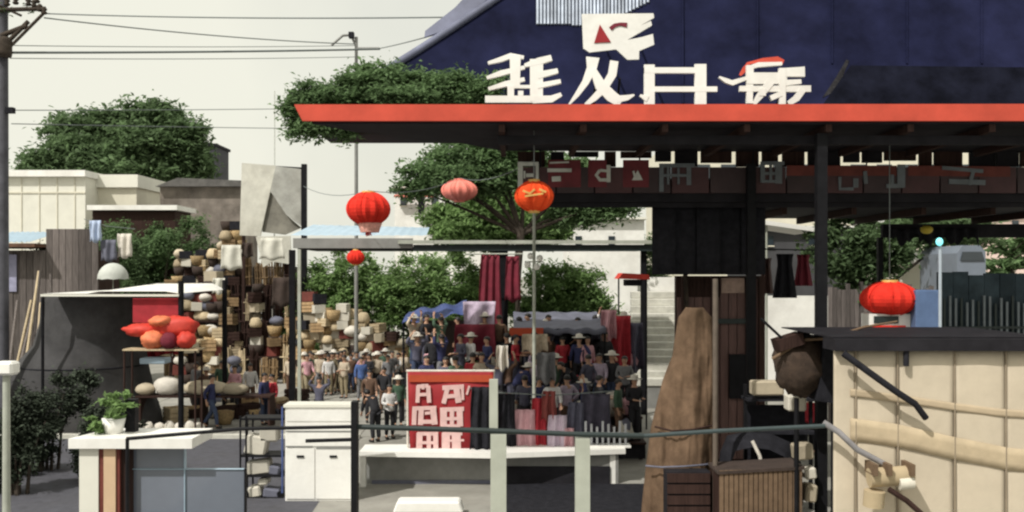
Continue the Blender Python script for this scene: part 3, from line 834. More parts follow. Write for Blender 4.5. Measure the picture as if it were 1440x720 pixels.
MB().box(X(735, 24.6), 13.5, 24.70, 24.76, 6.60, 7.30).build('closing_board', M_soffit, cp)
lt = thing('added_lean_to', 'dark lean-to roof added to darken the space behind the hanging sign', 'roof', (X(1260, 29), 29, 6.5))  # added dark mass that shuts out the sky and darkens this interior
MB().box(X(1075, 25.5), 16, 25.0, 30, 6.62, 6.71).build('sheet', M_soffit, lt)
for i in range(6):
    x = 6.6 + i * 1.7
    MB().box(x, x + .12, 25.02, 29.9, 6.45, 6.618).build('rafter', M_darkwood, lt)
MB().box(X(1240, 29.7), 16, 29.6, 29.8, 6.05, 6.44).build('beam', M_soffit, lt)
for x in (8.2, 15.5):
    MB().box(x + 2.4, x + 2.54, 29.62, 29.78, 0, 6.045).build('post', M_black, lt)
def drape_(x0, x1, zt, zb, d):
    def f(u, v):
        return Vector((x0 + (x1 - x0) * u, d + .08 * math.sin(u * 50), zb + (zt - zb) * v + (.12 * math.sin(u * 23) + .08 * math.sin(u * 61)) * (1 - v)))
    return f
# white low wall and pillar to the right
wl = tag(MB().box(X(1072, 42), X(1214, 42), 42, 42.25, 0, Z(416, 42)).build('garden_wall', M_white), 'low white wall behind the black post', 'wall')
pl = thing('white_pillar', 'white stepped gate pillar behind the wide red lantern', 'pillar', (X(1280, 38), 38, 0))
MB().box(X(1262, 38), X(1296, 38), 38, 38.8, 0, Z(372, 38)).build('shaft', M_cream, pl)
MB().box(X(1256, 38), X(1300, 38), 37.9, 38.9, Z(371.8, 38), Z(352, 38)).build('cap', M_white, pl)
bx = tag(bevel(MB().box(X(1288, 21.5), X(1322, 21.5), 21.5, 22.3, Z(476, 21.5), Z(408, 21.5)).build('utility_cabinet', M_bluebox), .02), 'blue metal cabinet beside the wide red lantern', 'cabinet')

# teal fence with bars
tf = thing('teal_fence', 'dark teal bar fence behind the cream stall', 'fence', (X(1400, 24), 24, 0))
d = 24
for i in range(9):
    MB().box(X(1322 + i * 22, d), X(1343.3 + i * 22, d), d + .12 + .01 * (i % 2), d + .2, 0, Z(384 + random.uniform(-2, 3), d)).build('backing_panel', mat('slate_teal', (.040, .058, .072), .8, .5, 1.5, .2, dirt=.5, objvar=.3, spec=.1), tf)
for i in range(20):
    px = 1327 + i * 8
    MB().box(X(px, d), X(px + 3, d), d, d + .05, 2.6, Z(random.uniform(415, 428), d)).build('bar', M_signgrey if i % 3 else M_teal, tf)
MB().box(X(1322, d), 14, d - .03, d - .002, Z(462, d), Z(459, d)).build('rail', M_teal, tf)
sp = thing('signal_pole', 'thin pale pole with a small glowing teal lamp on top', 'pole', (X(1322, 21.2), 21.2, 0))
MB().tube([(X(1322, 21.2), 21.2, 0), (X(1322, 21.2), 21.2, Z(345, 21.2))], .035, 8).build('pole', mat('pole_blue', (.40, .46, .52), .5, .1, 3, 0), sp)
em_ = bpy.data.materials.new('teal_lamp'); em_.use_nodes = True
b_ = em_.node_tree.nodes['Principled BSDF']; b_.inputs['Base Color'].default_value = (.2, .7, .7, 1)
b_.inputs['Emission Color'].default_value = (.25, .85, .9, 1); b_.inputs['Emission Strength'].default_value = 1.0
MB().blob(P(1321, 340, 21.15), .075, .075, .085, 10, 6).build('lamp', em_, sp)
yb = tag(MB().blob(P(1303, 323, 28), .18, .15, .12, 10, 6).build('yellow_bag', M_yellow), 'small yellow bag hanging in the dark under the canopy', 'bag')
cb = thing('parked_van', 'pale blue-white van roof showing above the teal fence', 'van', (X(1366, 33), 33, 0))
MB().prism([(X(1345, 33), 2.0), (X(1346, 33), Z(356, 33)), (X(1354, 33), Z(345, 33)), (X(1378, 33), Z(345, 33)), (X(1386, 33), Z(354, 33)), (X(1388, 33), 2.0)], 33, 36).build('body', mat('van_paint', (.20, .23, .28), .4, .1, 2, 0), cb)
MB().prism([(X(1350, 33), Z(366, 33)), (X(1353, 33), Z(354, 33)), (X(1380, 33), Z(354, 33)), (X(1384, 33), Z(366, 33))], 32.95, 32.99).build('windscreen', M_window, cb)
for px in (1350, 1382):
    MB().tube([(X(px, 33), 33.4, .36), (X(px, 33) + .25, 33.4, .36)], .36, 14).build('wheel', M_black, cb)
MB().box(X(1346, 33), X(1388, 33), 33.02, 35.9, .4, 1.995).build('lower_body', mat('van_paint', (.45, .50, .58)), cb)
vl = tag(MB().sheet(drape_(X(1244, 29.5), X(1376, 29.5), 6.3, Z(338, 29.5), 29.5), 60, 6, .03).build('darkening_cloth', M_dark), 'dark ragged cloth added to darken the back of the lean-to roof', 'cloth')  # added dark cloth, fills the strip under the beam with darkness
rg = thing('reed_screen', 'dark reed screen closing the back of the lean-to', 'screen', (X(1215, 33.5), 33.5, 0))
for i in range(24):
    px = 1165 + i * 6.2
    MB().box(X(px, 33.4), X(px + 5.6, 33.4), 33.4, 33.46, 0, Z(random.uniform(395, 408), 33.4)).build('slat', M_planks, rg)

# ------------------------------------------------------------------ white steps
stp = thing('white_steps', 'flight of worn white stone steps climbing to the pale landing', 'steps', (X(920, 30), 28, 0))
N = 13
for i in range(N):
    y_top = 532 - (532 - 410) * (i / (N - 1))
    dd = 38.0 + i * .42
    z1 = Z(y_top, dd)
    o = MB().box(X(888, dd), X(951, dd), dd, dd + .46, z1 - .30, z1)
    bevel(o.build('step', M_steps, stp), .03)
    MB().box(X(892, dd), X(948, dd), dd + .06, dd + .44, 0, z1 - .302).build('riser_block', M_grey, stp)
MB().box(X(906, 43.6), X(986, 43.6), 43.55, 46, Z(411, 43.6), Z(390, 43.6)).build('landing', M_white, stp)
MB().box(X(910, 43.6), X(980, 43.6), 43.7, 45.8, 0, Z(411.3, 43.6)).build('landing_base', M_grey, stp)
ra = thing('red_awning', 'small bright red awning beside the white landing', 'awning', (X(890, 32), 32, 3.5))
MB().prism([(X(868, 32), Z(392, 32)), (X(874, 32), Z(384, 32)), (X(910, 32), Z(386, 32)), (X(912, 32), Z(393, 32))], 31.6, 33).build('cloth', M_redtarp, ra)
for px in (870, 909):
    MB().tube([(X(px, 32.9), 32.9, 0), (X(px, 32.9), 32.9, Z(392, 32))], .03, 6).build('leg', M_black, ra)
MB().box(X(880, 32), X(902, 32), 31.9, 32.7, Z(402, 32), Z(393.2, 32)).build('lamp_box', M_dark, ra)

# ------------------------------------------------------------------ maroon shop front under the canopy
sf = thing('shop_front', 'dark maroon wooden shop front behind the broad brown canvas cover', 'shop front', (X(1000, 26), 26, 0))
d = 26
MB().box(X(952, d), X(1072, d), d + .1, d + .4, 0, Z(388, d)).build('backing', M_darkwood, sf)
for i in range(10):
    MB().box(X(953 + i * 12, d), X(964 + i * 12, d), d, d + .098, .3, Z(418 if i < 5 else 392, d)).build('plank', M_redwood, sf)
for px in (962, 1003, 1053, 1070):
    MB().box(X(px - 4, d), X(px + 4, d), d - .14, d - .003, 0, Z(389, d)).build('post', M_darkwood, sf)
MB().box(X(1014, d), X(1046, d), d - .06, d - .004, Z(412, d), Z(391, d)).build('notice', mat('notice_tan', (.34, .24, .20), .8, .3, 6, 0), sf)
MB().box(X(1008, d), X(1050, d), d - .09, d - .005, Z(455, d), Z(448, d)).build('shelf', M_teal, sf)
MB().box(X(1025, d), X(1050, d), d - .1, d - .006, Z(560, d), Z(498, d)).build('doorway', M_black, sf)
cu = thing('brown_cover', 'broad brown canvas draped over tall stacked goods beside the thin post', 'canvas cover', (X(950, 21.3), 21.3, 0))
def cover(cl, cr, dd, bul, amp, seed):
    def ip(c, py):
        for (y0, x0), (y1, x1) in zip(c, c[1:]):
            if y0 <= py <= y1: return x0 + (x1 - x0) * (py - y0) / (y1 - y0)
        return c[-1][1]
    y0, y1 = cl[0][0], cl[-1][0]
    def f(u, v):
        py = y1 + (y0 - y1) * v
        px = ip(cl, py) * (1 - u) + ip(cr, py) * u
        q = P(px, py, dd)
        n_ = noise.fractal(Vector((q.x * 1.6 + seed, v * 1.4, seed)), 1.0, 2.0, 4)
        n2 = noise.noise(Vector((q.x * 5 + seed, v * 1.2 + q.x, 2.0)))
        return Vector((q.x + .03 * n2, dd - bul * math.sin(u * PI) ** .6 + amp * n_ + amp * .5 * n2, max(q.z, .02)))
    return f
m_cov = mat('brown_canvas', (.150, .098, .064), .95, .45, 2.2, .5, dirt=.7, spec=.08)
MB().sheet(cover([(432, 966), (446, 955), (500, 947), (535, 932), (600, 916), (660, 908), (745, 901)], [(432, 988), (446, 1001), (520, 1004), (745, 1007)], 21.2, .34, .20, 1.0), 60, 90, .03).build('cloth', m_cov, cu)
MB().tube([P(908, 655, 20.95), P(930, 657, 20.76), P(960, 656, 20.70), P(985, 654, 20.76), P(1004, 652, 20.95)], .02, 6).build('cord', M_slate, cu)
MB().tube([P(921, 600, 20.95), P(945, 606, 20.74), P(975, 604, 20.72), P(1003, 598, 20.95)], .02, 6).build('cord', M_darkwood, cu)
d = 20.2
dbx = thing('dark_crate', 'dark slatted crate standing before the broad brown canvas cover', 'crate', (X(968, d), d, 0))
zt_ = Z(664, d)
for i in range(5):
    z = .02 + i * (zt_ / 5)
    MB().box(X(938, d), X(998, d), d - .05, d - .002, z, z + zt_ / 5 - .04).build('slat', M_darkwood, dbx)
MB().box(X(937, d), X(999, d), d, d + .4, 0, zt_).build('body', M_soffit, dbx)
tp = tag(MB().tube([(X(1006, 20.2), 20.2, 0), (X(1006, 20.2), 20.2, Z(392, 20.2))], .055, 8).build('slim_post', mat('slim_tan', (.12, .095, .075), .7, .3, 3, .1)), 'thin tan post in front of the maroon shop front', 'post')

# brown ribbed crate with dark hooded car behind
rc = thing('ribbed_crate', 'brown ribbed wooden crate at the foot of the thin tan post', 'crate', (X(1067, 19.6), 19.8, 0))
d = 19.6
MB().box(X(1011, d), X(1128, d), d + .04, d + .9, 0, Z(664, d)).build('body', M_darkwood, rc)
for i in range(17):
    MB().box(X(1012 + i * 6.9, d), X(1017.6 + i * 6.9, d), d, d + .037, .02, Z(662 - .25 * i, d)).build('slat', M_tanbrown, rc)
MB().prism([(X(1009, d), Z(663, d)), (X(1131, d), Z(656, d)), (X(1131, d), Z(660, d)), (X(1009, d), Z(667, d))], d - .03, d + .95).build('lid', M_brown, rc)
cv = thing('covered_motorbike', 'motorbike under a black cover with a pale stripe behind the ribbed crate', 'motorbike', (X(1065, 21), 21, 0))
def f(u, v):
    prof = [(1008, 690), (1012, 636), (1022, 612), (1050, 606), (1085, 610), (1112, 622), (1126, 650), (1130, 700)]
    k = u * (len(prof) - 1); i = min(int(k), len(prof) - 2); w = k - i
    px = prof[i][0] * (1 - w) + prof[i + 1][0] * w; py = prof[i][1] * (1 - w) + prof[i + 1][1] * w
    c = Vector((X(1067, 21), 21.3, .0)); q = P(px, py, 20.8 + v * .9)
    s = 1 - .25 * abs(v - .5) * 2
    return Vector((c.x + (q.x - c.x) * s, 20.75 + v * .95, max(.05, q.z * (1 - .18 * (abs(v - .5) * 2) ** 2))))
MB().sheet(f, 28, 8, 0).build('cover', M_dark, cv)
MB().tube([P(1058, 620, 20.7), P(1068, 640, 20.66), P(1072, 658, 20.66)], .04, 6).build('strap', M_sack, cv)
for px in (1028, 1112):
    MB().tube([(X(px, 21), 21.15, .3), (X(px, 21), 21.3, .3)], .3, 16).build('wheel', M_black, cv)
# pale parcels beside the black post
for i, (px, py, w, h, d, lab) in enumerate([(1078, 545, 44, 20, 21.6, 'pale grey parcel lying on the dark shelf board'), (1118, 566, 26, 22, 20.6, 'cream carton squeezed against the black post'),
                                             (1128, 634, 26, 22, 20.2, 'upper cream parcel stacked beside the ribbed crate'), (1137, 664, 16, 16, 20.1, 'white parcel between the ribbed crate and black post'),
                                             (1138, 692, 16, 24, 20.05, 'lowest white parcel beside the ribbed crate')]):
    o = MB().obox(P(px, py, d), w / F * d, .35, h / F * d, Matrix.Rotation(random.uniform(-.12, .12), 3, 'Y'))
    tag(bevel(o.build('parcel', M_palebox if i % 2 else M_carton), .03), lab, 'parcel', 'parcels beside the black post')
bd = thing('shelf_rack', 'dark open shelf rack behind the black post', 'rack', (X(1100, 21.8), 21.8, 0))
for py in (558, 604):
    MB().box(X(1046, 21.8), X(1142, 21.8), 21.5, 22.1, Z(py + 4, 21.8), Z(py, 21.8)).build('shelf', M_dark, bd)
for px in (1048, 1140):
    MB().box(X(px - 2, 21.8), X(px + 2, 21.8), 21.75, 21.85, 0, Z(540, 21.8)).build('leg', M_black, bd)
MB().box(X(1052, 21.8), X(1138, 21.8), 22.11, 22.14, 1.0, Z(572, 21.8)).build('back_panel', M_dark, bd)
# hanging round bundle with a pole through it
bu = thing('bundle', 'big round dark brown bundle slung on a pole beside the black post', 'bundle', (X(1140, 19.4), 19.4, 2.7))
MB().blob(P(1126, 512, 19.6), .52, .45, .6, 18, 12, .12).build('sacking', mat('dark_sacking', (.052, .034, .024), .9, .5, 5, .6), bu)
MB().obox(P(1168, 518, 19.5), .52, .6, 1.25, Matrix.Rotation(.12, 3, 'Y')).build('dark_wrap', M_dark, bu)
MB().obox(P(1108, 480, 19.4), .5, .5, .22, Matrix.Rotation(-.3, 3, 'Y')).build('flap', M_darkwood, bu)
MB().tube([P(1086, 505, 19.3), P(1130, 478, 19.2), P(1165, 476, 19.1), P(1215, 460, 19.05), P(1262, 452, 19.0)], .035, 7, r1=.02).build('carrying_pole', M_tanbrown, bu)
MB().tube([P(1070, 448, 19.3), P(1100, 476, 19.25), P(1140, 472, 19.2), P(1200, 480, 19.1)], .03, 6).build('rope', M_black, bu)
for px in (1120, 1172):
    MB().tube([P(px, 560, 19.6), (X(px, 19.6), 19.6, 0)], .05, 6).build('stand_leg', M_black, bu)

# ------------------------------------------------------------------ cream canvas stall at right
cs = thing('cream_stall', 'big stall closed with cream canvas panels and tan straps', 'stall', (X(1310, 17), 17, 0))
d = 17.0
xs = [1172, 1203, 1262, 1342, 1414, 1480]
for i in range(5):
    x0, x1 = X(xs[i] + .8, d), X(xs[i + 1] - .8, d)
    def f(u, v, x0=x0, x1=x1, i=i):
        return Vector((x0 + (x1 - x0) * u, d - .012 * math.sin(u * PI) + .010 * math.sin(v * 5 + i * 2 + u * 2), .02 + (Z(493, d) - .02) * v))
    MB().sheet(f, 10, 14, .04).build('canvas_panel', M_tarp, cs)
for px in xs[1:-1]:
    MB().tube([(X(px, d), d - .035, .02), (X(px, d), d - .012, Z(493, d))], .017, 6).build('seam_pole', mat('seam_brown', (.27, .22, .16), .8, .2, 3, .1), cs)
def band(pts, w, dd, m, name):
    def f(u, v):
        k = u * (len(pts) - 1); i = min(int(k), len(pts) - 2); t = k - i
        px = pts[i][0] * (1 - t) + pts[i + 1][0] * t; py = pts[i][1] * (1 - t) + pts[i + 1][1] * t
        return P(px, py - w * (v - .5), dd)
    MB().sheet(f, 24, 3, .012).build(name, m, cs)
band([(1196, 552), (1260, 560), (1340, 572), (1400, 580), (1480, 586)], 11, d - .030, mat('strap_tan', (.46, .37, .255), .85, .15, 2, .2, dirt=.3), 'strap')
band([(1196, 604), (1260, 612), (1340, 630), (1420, 646), (1480, 652)], 32, d - .034, mat('strap_pale', (.50, .405, .275), .85, .2, 2, .2, dirt=.3), 'strap')
MB().box(X(1170, d), X(1482, d), d - .18, d + .5, Z(492.5, d), Z(476, d)).build('top_rail', M_soffit, cs)
MB().box(X(1170, d), X(1482, d), d + .05, d + 3.2, Z(475.5, d), Z(474, d)).build('roof', M_soffit, cs)
MB().tube([(X(1271, d), d - .1, Z(514, d)), (X(1271, d), d - .1, Z(493, d))], .05, 8).build('hook', M_dark, cs)
tag(MB().tube([P(1186, 497, 16.75), P(1220, 522, 16.7), P(1262, 552, 16.7), P(1287, 568, 16.72), P(1302, 588, 16.8)], .055, 8).build('hose', M_dark), 'thick dark hose slanting across the upper cream canvas', 'hose')
tag(MB().tube([P(1158, 594, 16.75), P(1180, 608, 16.7), P(1205, 632, 16.68), P(1246, 654, 16.7)], .05, 8).build('hose', mat('grey_hose', (.25, .24, .25), .4, .3, 3, 0)), 'grey shiny hose ending at the tan pump', 'hose')
tag(MB().tube([P(1250, 688, 16.5), P(1275, 704, 16.5), P(1310, 735, 16.5)], .045, 8).build('hose', M_darkwood), 'dark hose running down from the tan pump', 'hose')
pm = thing('pump', 'small tan pump with a pale nozzle hung on the cream canvas', 'pump', (X(1250, 16.6), 16.6, 2.0))
MB().tube([P(1222, 672, 16.65), P(1282, 668, 16.65)], .16, 12).build('barrel', M_tan, pm)
MB().tube([P(1264, 680, 16.55), P(1284, 678, 16.55)], .11, 10).build('nozzle', M_palebox, pm)
MB().tube([P(1230, 690, 16.6), P(1228, 712, 16.62)], .17, 10).build('flask', M_tan, pm)
for px in (1226, 1246, 1278):
    MB().box(X(px, 16.5), X(px + 6, 16.5), 16.4, 16.84, Z(668, 16.5), Z(652, 16.5)).build('clamp', M_tanbrown, pm)

# ------------------------------------------------------------------ railing of the terrace in front
rl = thing('terrace_railing', 'terrace railing with pale grey-green posts and a dark handrail', 'railing', (0, 6.1, 3.4))
d = 6.1
pts = [(178, 617), (340, 603), (500, 600), (700, 606), (820, 611), (905, 613), (1010, 606), (1160, 599)]
MB().tube([P(px, py, d) for px, py in pts[:3]], .011, 8).build('handrail', M_black, rl)
MB().tube([P(px, py, d) for px, py in pts[2:6]], .016, 8).build('handrail', M_teal, rl)
MB().tube([P(px, py, d) for px, py in pts[5:]], .013, 8).build('handrail', mat('rail_teal', (.035, .052, .055), .5, .2, 4, 0), rl)
for px, w, top, m in ((701, 22, 606, M_greypost), (819, 20, 612, M_greypost), (499, 8, 560, M_black)):
    MB().box(X(px - w / 2, d), X(px + w / 2, d), d - .045, d + .045, 3.4, Z(top + 4, d)).build('post', m, rl)
MB().tube([P(179, 617, d), (X(179, d), d, 3.4)], .011, 6).build('end_post', M_black, rl)
MB().box(X(688, d), X(700, d), d + .0, d + .05, Z(606, d), Z(534, d)).build('upright', M_greypost, rl)
MB().tube([P(430, 620, d), P(500, 618, d)], .012, 6).build('lower_rail', M_black, rl)

# ------------------------------------------------------------------ kiosk with white slab roof
ki = thing('kiosk', 'small kiosk with a white slab roof and cream red-striped corner pier', 'kiosk', (X(190, 14.8), 14.8, 0))
d = 14.5
zt = Z(617, d)
MB().slab([(X(96, d), d), (X(270, d), d), (X(270, d), d + 1.0), (X(118, d), d + 1.0)], Z(631, d), zt).build('roof_slab', M_white, ki)
MB().box(X(108, d), X(135, d), d + .08, d + .5, 0, Z(631.5, d)).build('pier', M_cream_clean, ki)
MB().box(X(135.2, d), X(142, d), d + .10, d + .5, 0, Z(631.6, d)).build('stripe', M_brick, ki)
MB().box(X(142.2, d), X(159, d), d + .085, d + .5, 0, Z(631.7, d)).build('pier', mat('peach_pier', (.60, .43, .28), .8, .1, 2, .1, dirt=.2), ki)
MB().box(X(159.2, d), X(164, d), d + .11, d + .5, 0, Z(631.8, d)).build('stripe', M_brick, ki)
MB().box(X(164.2, d), X(176, d), d + .16, d + .5, 0, Z(631.9, d)).build('side_board', M_darkwood, ki)
for x0, x1 in ((177, 250), (251.5, 336)):
    p_ = MB().box(X(x0, d), X(x1, d), d + .30, d + .32, .05, Z(666, d)).build('pane', M_glass, ki)
    if x0 < 200: MB().box(X(x0, d), X(x1, d), d + .305, d + .325, Z(664.5, d), Z(634, d)).build('pane', M_glass, ki)
MB().box(X(176, d), X(338, d), d + .28, d + .34, Z(666, d) + .003, Z(664.5, d) - .003).build('transom', M_bluesheet, ki)
MB().box(X(250.2, d), X(251.3, d), d + .27, d + .35, 0, Z(632, d)).build('mullion', M_bluesheet, ki)
MB().box(X(336.2, d), X(338.4, d), d + .27, d + .35, 0, Z(664, d)).build('mullion', M_black, ki)
pp = thing('potted_plant', 'bright green potted plant on the white kiosk roof', 'plant', (X(158, 15), 15, zt))
MB().lathe((X(160, 15), 15, zt), [(.001, 0), (.12, 0), (.17, .22), (.15, .22), (.001, .2)], 14).build('pot', M_white, pp)
rng = np.random.default_rng(4)
c = P(155, 580, 15)
leaves(clump_points([(c.x, c.y, c.z, .26, .22, .24), (c.x + .12, c.y, c.z + .08, .2, .2, .2), (c.x - .12, c.y, c.z - .12, .2, .2, .14)], 700, rng), .06, M_leaf_lit, 'foliage', pp)
tag(MB().box(X(176, 15.1), X(190, 15.1), 15.1, 15.25, zt, Z(562, 15.1)).build('vent_pipe', M_black), 'short black vent stack on the kiosk roof beside the plant', 'vent')

# garden lamp at far left
gl = thing('garden_lamp', 'pale grey lamp post with a square white lamp head at the terrace edge', 'lamp post', (X(9, 13), 13, 0))
MB().tube([(X(9, 13), 13, 0), (X(9, 13), 13, Z(527, 13))], .055, 10, r1=.045).build('pole', M_greypost, gl)
bevel(MB().box(X(-4, 13), X(23, 13), 12.88, 13.12, Z(527, 13), Z(508, 13)).build('lamp_head', M_white, gl), .03)

# ------------------------------------------------------------------ white cabinet and trolley
wc = thing('white_cabinet', 'tall white two-door cabinet standing at the edge of the square', 'cabinet', (X(450, 22.5), 22.5, 0))
d = 22.5
bevel(MB().box(X(401, d), X(496, d), d, d + .55, 0, Z(573, d)).build('carcass', M_white, wc), .01)
MB().box(X(399, d), X(498, d), d - .04, d + .58, Z(572.8, d), Z(569, d)).build('top', M_cream_clean, wc)
for x0, x1 in ((403, 442.5), (444, 494)):
    dr_ = MB().box(X(x0, d), X(x1, d), d - .025, d - .003, .06, Z(630, d)).build('door', M_white, wc)
    MB().box(X((x0 + x1) / 2 - 5, d), X((x0 + x1) / 2 + 5, d), d - .05, d - .027, Z(643, d), Z(640, d)).build('handle', M_black, dr_)
for y0, y1 in ((576, 592), (594, 606), (608, 627)):
    MB().box(X(403, d), X(494, d), d - .028, d - .003, Z(y1, d), Z(y0, d)).build('drawer', M_white, wc)
MB().box(X(402, d), X(495, d), d - .035, d - .0285, Z(607.2, d), Z(605.2, d)).build('drawer_edge', M_grey, wc)
MB().box(X(402, d), X(440, d), d - .035, d - .0285, Z(628.6, d), Z(626.6, d)).build('drawer_edge', M_grey, wc)
MB().box(X(445, d), X(494, d), d - .035, d - .0285, Z(631, d), Z(628, d)).build('drawer_edge', M_grey, wc)
tl = thing('trolley', 'black wire trolley loaded with white packs beside the white cabinet', 'trolley', (X(368, 22.8), 22.8, 0))
d = 22.8
for px in (338, 346, 397):
    for yy in (0, .6):
        MB().tube([(X(px, d), d + yy, .12), (X(px, d), d + yy, Z(585 if px < 390 else 572, d))], .022, 6).build('upright', M_black if px < 390 else M_blue, tl)
for py in (588, 640, 668, 700):
    MB().box(X(338, d), X(398, d), d, d + .6, Z(py + 3, d), Z(py, d)).build('shelf', M_black, tl)
for px in (344, 392):
    MB().tube([(X(px, d), d + .1, .07), (X(px, d), d + .16, .07)], .07, 10).build('wheel', M_black, tl)
for i, (px, py, w, h) in enumerate([(362, 625, 30, 28), (380, 610, 26, 20), (365, 656, 34, 20), (388, 660, 16, 14), (360, 690, 18, 16), (384, 692, 24, 14), (372, 676, 14, 10)]):
    o = MB().obox(P(px, py, d + .3), w / F * d, .4, h / F * d, Matrix.Rotation(random.uniform(-.2, .2), 3, 'Y'))
    tag(bevel(o.build('white_pack', M_palebox if i not in (3, 5) else M_slate), .04), ['biggest pale pack on the top shelf of the wire trolley', 'smaller pale pack leaning right on the top shelf of the trolley', 'wide pale pack on the middle shelf of the trolley', 'small slate pack on the middle shelf of the trolley', 'pale pack at the left of the bottom trolley shelf', 'slate pack at the right of the bottom trolley shelf', 'tiny pale pack between the two bottom trolley packs'][i], 'pack', 'packs on the wire trolley')

# ------------------------------------------------------------------ long white-topped counter with banners
ct = thing('counter', 'long counter with a white top and grey front across the square', 'counter', (X(690, 24), 24, 0))
d = 24
MB().slab([(X(505, d), d), (X(700, d), d - .25), (X(882, d), d + .35), (X(882, d), d + 1.2), (X(505, d), d + 1.0)], Z(642, d) , Z(635, d) ).build('top', M_white, ct)
MB().box(X(512, d), X(872, d), d + .4, d + .8, 0, Z(642.5, d)).build('front_board', M_grey, ct)
MB().box(X(506, d), X(514, d), d + .02, d + .2, 0, Z(642.5, d)).build('leg', M_white, ct)
MB().box(X(860, d), X(868, d), d + .39, d + .398, 0, Z(642.5, d)).build('leg', M_white, ct)
MB().box(X(520, d), X(700, d), d + .36, d + .398, Z(686, d), Z(680, d)).build('stringer', M_slate, ct)
MB().box(X(712, d), X(860, d), d + .34, d + .398, .0, Z(660, d)).build('darkening_panel', M_soffit, ct)  # dark panel added to darken the right of the counter front
tag(MB().slab([(X(705, 22.2), 21.4), (X(905, 22.2), 21.4), (X(930, 24), 24.3), (X(710, 24), 24.3)], .006, .02).build('dark_ground_sheet', M_dark), 'black sheet added to darken the ground before the right half of the counter', 'mat')  # dark sheet added only to make the ground here darker
tag(bevel(MB().prism([(X(552, 21), Z(722, 21)), (X(558, 21), Z(706, 21)), (X(646, 21), Z(706, 21)), (X(652, 21), Z(722, 21))], 21, 21.5).build('white_bin', M_white), .03), 'low white bin on the ground before the counter', 'bin')

def banner(label, x0, x1, y0, y1, d, cloth_m, glyphs, top_m=None):
    b = thing('banner', label, 'banner', (X((x0 + x1) / 2, d), d, Z(y1, d)), 'red banners on the counter')
    def f(u, v):
        k_ = .94 + .06 * v
        return Vector(((X(x0, d) + X(x1, d)) / 2 + (X(x1, d) - X(x0, d)) * (u - .5) * k_, d + .018 * math.sin(u * 8), Z(y1, d) + (Z(y0, d) - Z(y1, d)) * v))
    MB().sheet(f, 20, 3, .02).build('cloth', cloth_m, b)
    MB().tube([(X(x0 - 2, d), d + .05, Z(y0 - 1, d)), (X(x1 + 2, d), d + .05, Z(y0 - 1, d))], .035, 8).build('rail', M_sack, b)
    for px in (x0, x1):
        MB().tube([(X(px, d), d + .06, Z(y1, d)), (X(px, d), d + .06, Z(y0 - 1, d))], .028, 8).build('stand', M_sack, b)
    if top_m:
        MB().box(X(x0 + 2, d), X(x1 - 1, d), d - .035, d - .022, Z(y0 + 14, d), Z(y0 + 4, d)).build('band', top_m, b)
    for gl_ in glyphs:
        glyph(gl_, lambda x, y: (480 + x / 4, 480 + y / 4), d - .04, .012, 'character', M_pinkp, b)
    return b
G = [
    [([(425, 255), (490, 250)], 22), ([(432, 250), (428, 345)], 22), ([(488, 250), (494, 345)], 24), ([(440, 300), (485, 298)], 18), ([(460, 240), (460, 270)], 16)],
    [([(400, 378), (535, 374)], 22), ([(412, 374), (408, 470)], 26), ([(450, 372), (445, 470)], 30), ([(515, 372), (525, 468)], 34), ([(445, 452), (530, 452)], 22), ([(470, 405), (500, 402)], 16)],
    [([(428, 520), (545, 520)], 20), ([(440, 515), (438, 610)], 34), ([(492, 515), (492, 612)], 24), ([(530, 515), (532, 612)], 28), ([(430, 570), (540, 570)], 16)],
    [([(568, 262), (690, 255)], 26), ([(600, 250), (575, 350)], 26), ([(645, 250), (660, 345)], 34), ([(590, 310), (660, 305)], 22), ([(680, 255), (684, 330)], 16)],
    [([(555, 385), (690, 380)], 24), ([(575, 380), (575, 480)], 38), ([(622, 376), (622, 478)], 24), ([(665, 378), (668, 478)], 34), ([(570, 436), (670, 434)], 18), ([(570, 474), (670, 474)], 14)],
    [([(568, 520), (680, 520)], 18), ([(588, 515), (588, 612)], 46), ([(645, 515), (648, 612)], 50), ([(565, 560), (690, 556)], 12)],
    [([(720, 250), (705, 300)], 12), ([(770, 590), (830, 585)], 14), ([(745, 540), (740, 610)], 10), ([(800, 560), (800, 600)], 20)],
]
banner('large red banner with pale pink characters in two columns on the counter', 573, 694, 523, 637, 24.45, M_banner, G, M_orange)
HC = [(712, 556, 24, 96, M_dark, 'black cloth hanging right beside the railing post'), (676, 546, 26, 88, M_dark, 'black cloth hanging over the right side of the red banner'), (737, 578, 30, 72, mat('pale_pink_cloth', (.62, .36, .40), .9, .2, 4, .3), 'pale pink cloth low on the hanging line over the counter'), (760, 562, 24, 86, M_shirt['red'], 'long crimson cloth on the hanging line over the counter'),
      (784, 586, 26, 62, mat('pale_lilac_cloth', (.58, .48, .58), .9, .2, 4, .3), 'lilac-white cloth on the hanging line over the counter'), (772, 552, 18, 40, mat('brick_cloth', (.22, .05, .045), .9, .25, 4, .3), 'short brick-red cloth on the hanging line over the counter'),
      (810, 568, 22, 60, M_shirt['slate'], 'slate cloth on the hanging line over the counter'), (838, 556, 40, 66, mat('violet_cloth', (.055, .05, .075), .9, .4, 5, .4), 'wide dark violet cloth above the white barred rack'), (798, 604, 18, 42, mat('pale_pink_cloth', (.62, .36, .40)), 'small pink scrap low beside the lilac-white cloth')]
for i, (px, py, w, h, m, lab) in enumerate(HC):
    dd = 24.75 + .06 * (i % 4) if px > 690 else 24.28
    tag(MB().sheet(drape(X(px - w / 2, dd), X(px + w / 2, dd), Z(py - 2, dd), Z(py + h, dd), dd, 2.2, .07, random.uniform(-.1, .35)), 20, 12, .03).build('hanging_cloth', m), lab, 'cloth', 'cloths hanging over the counter')
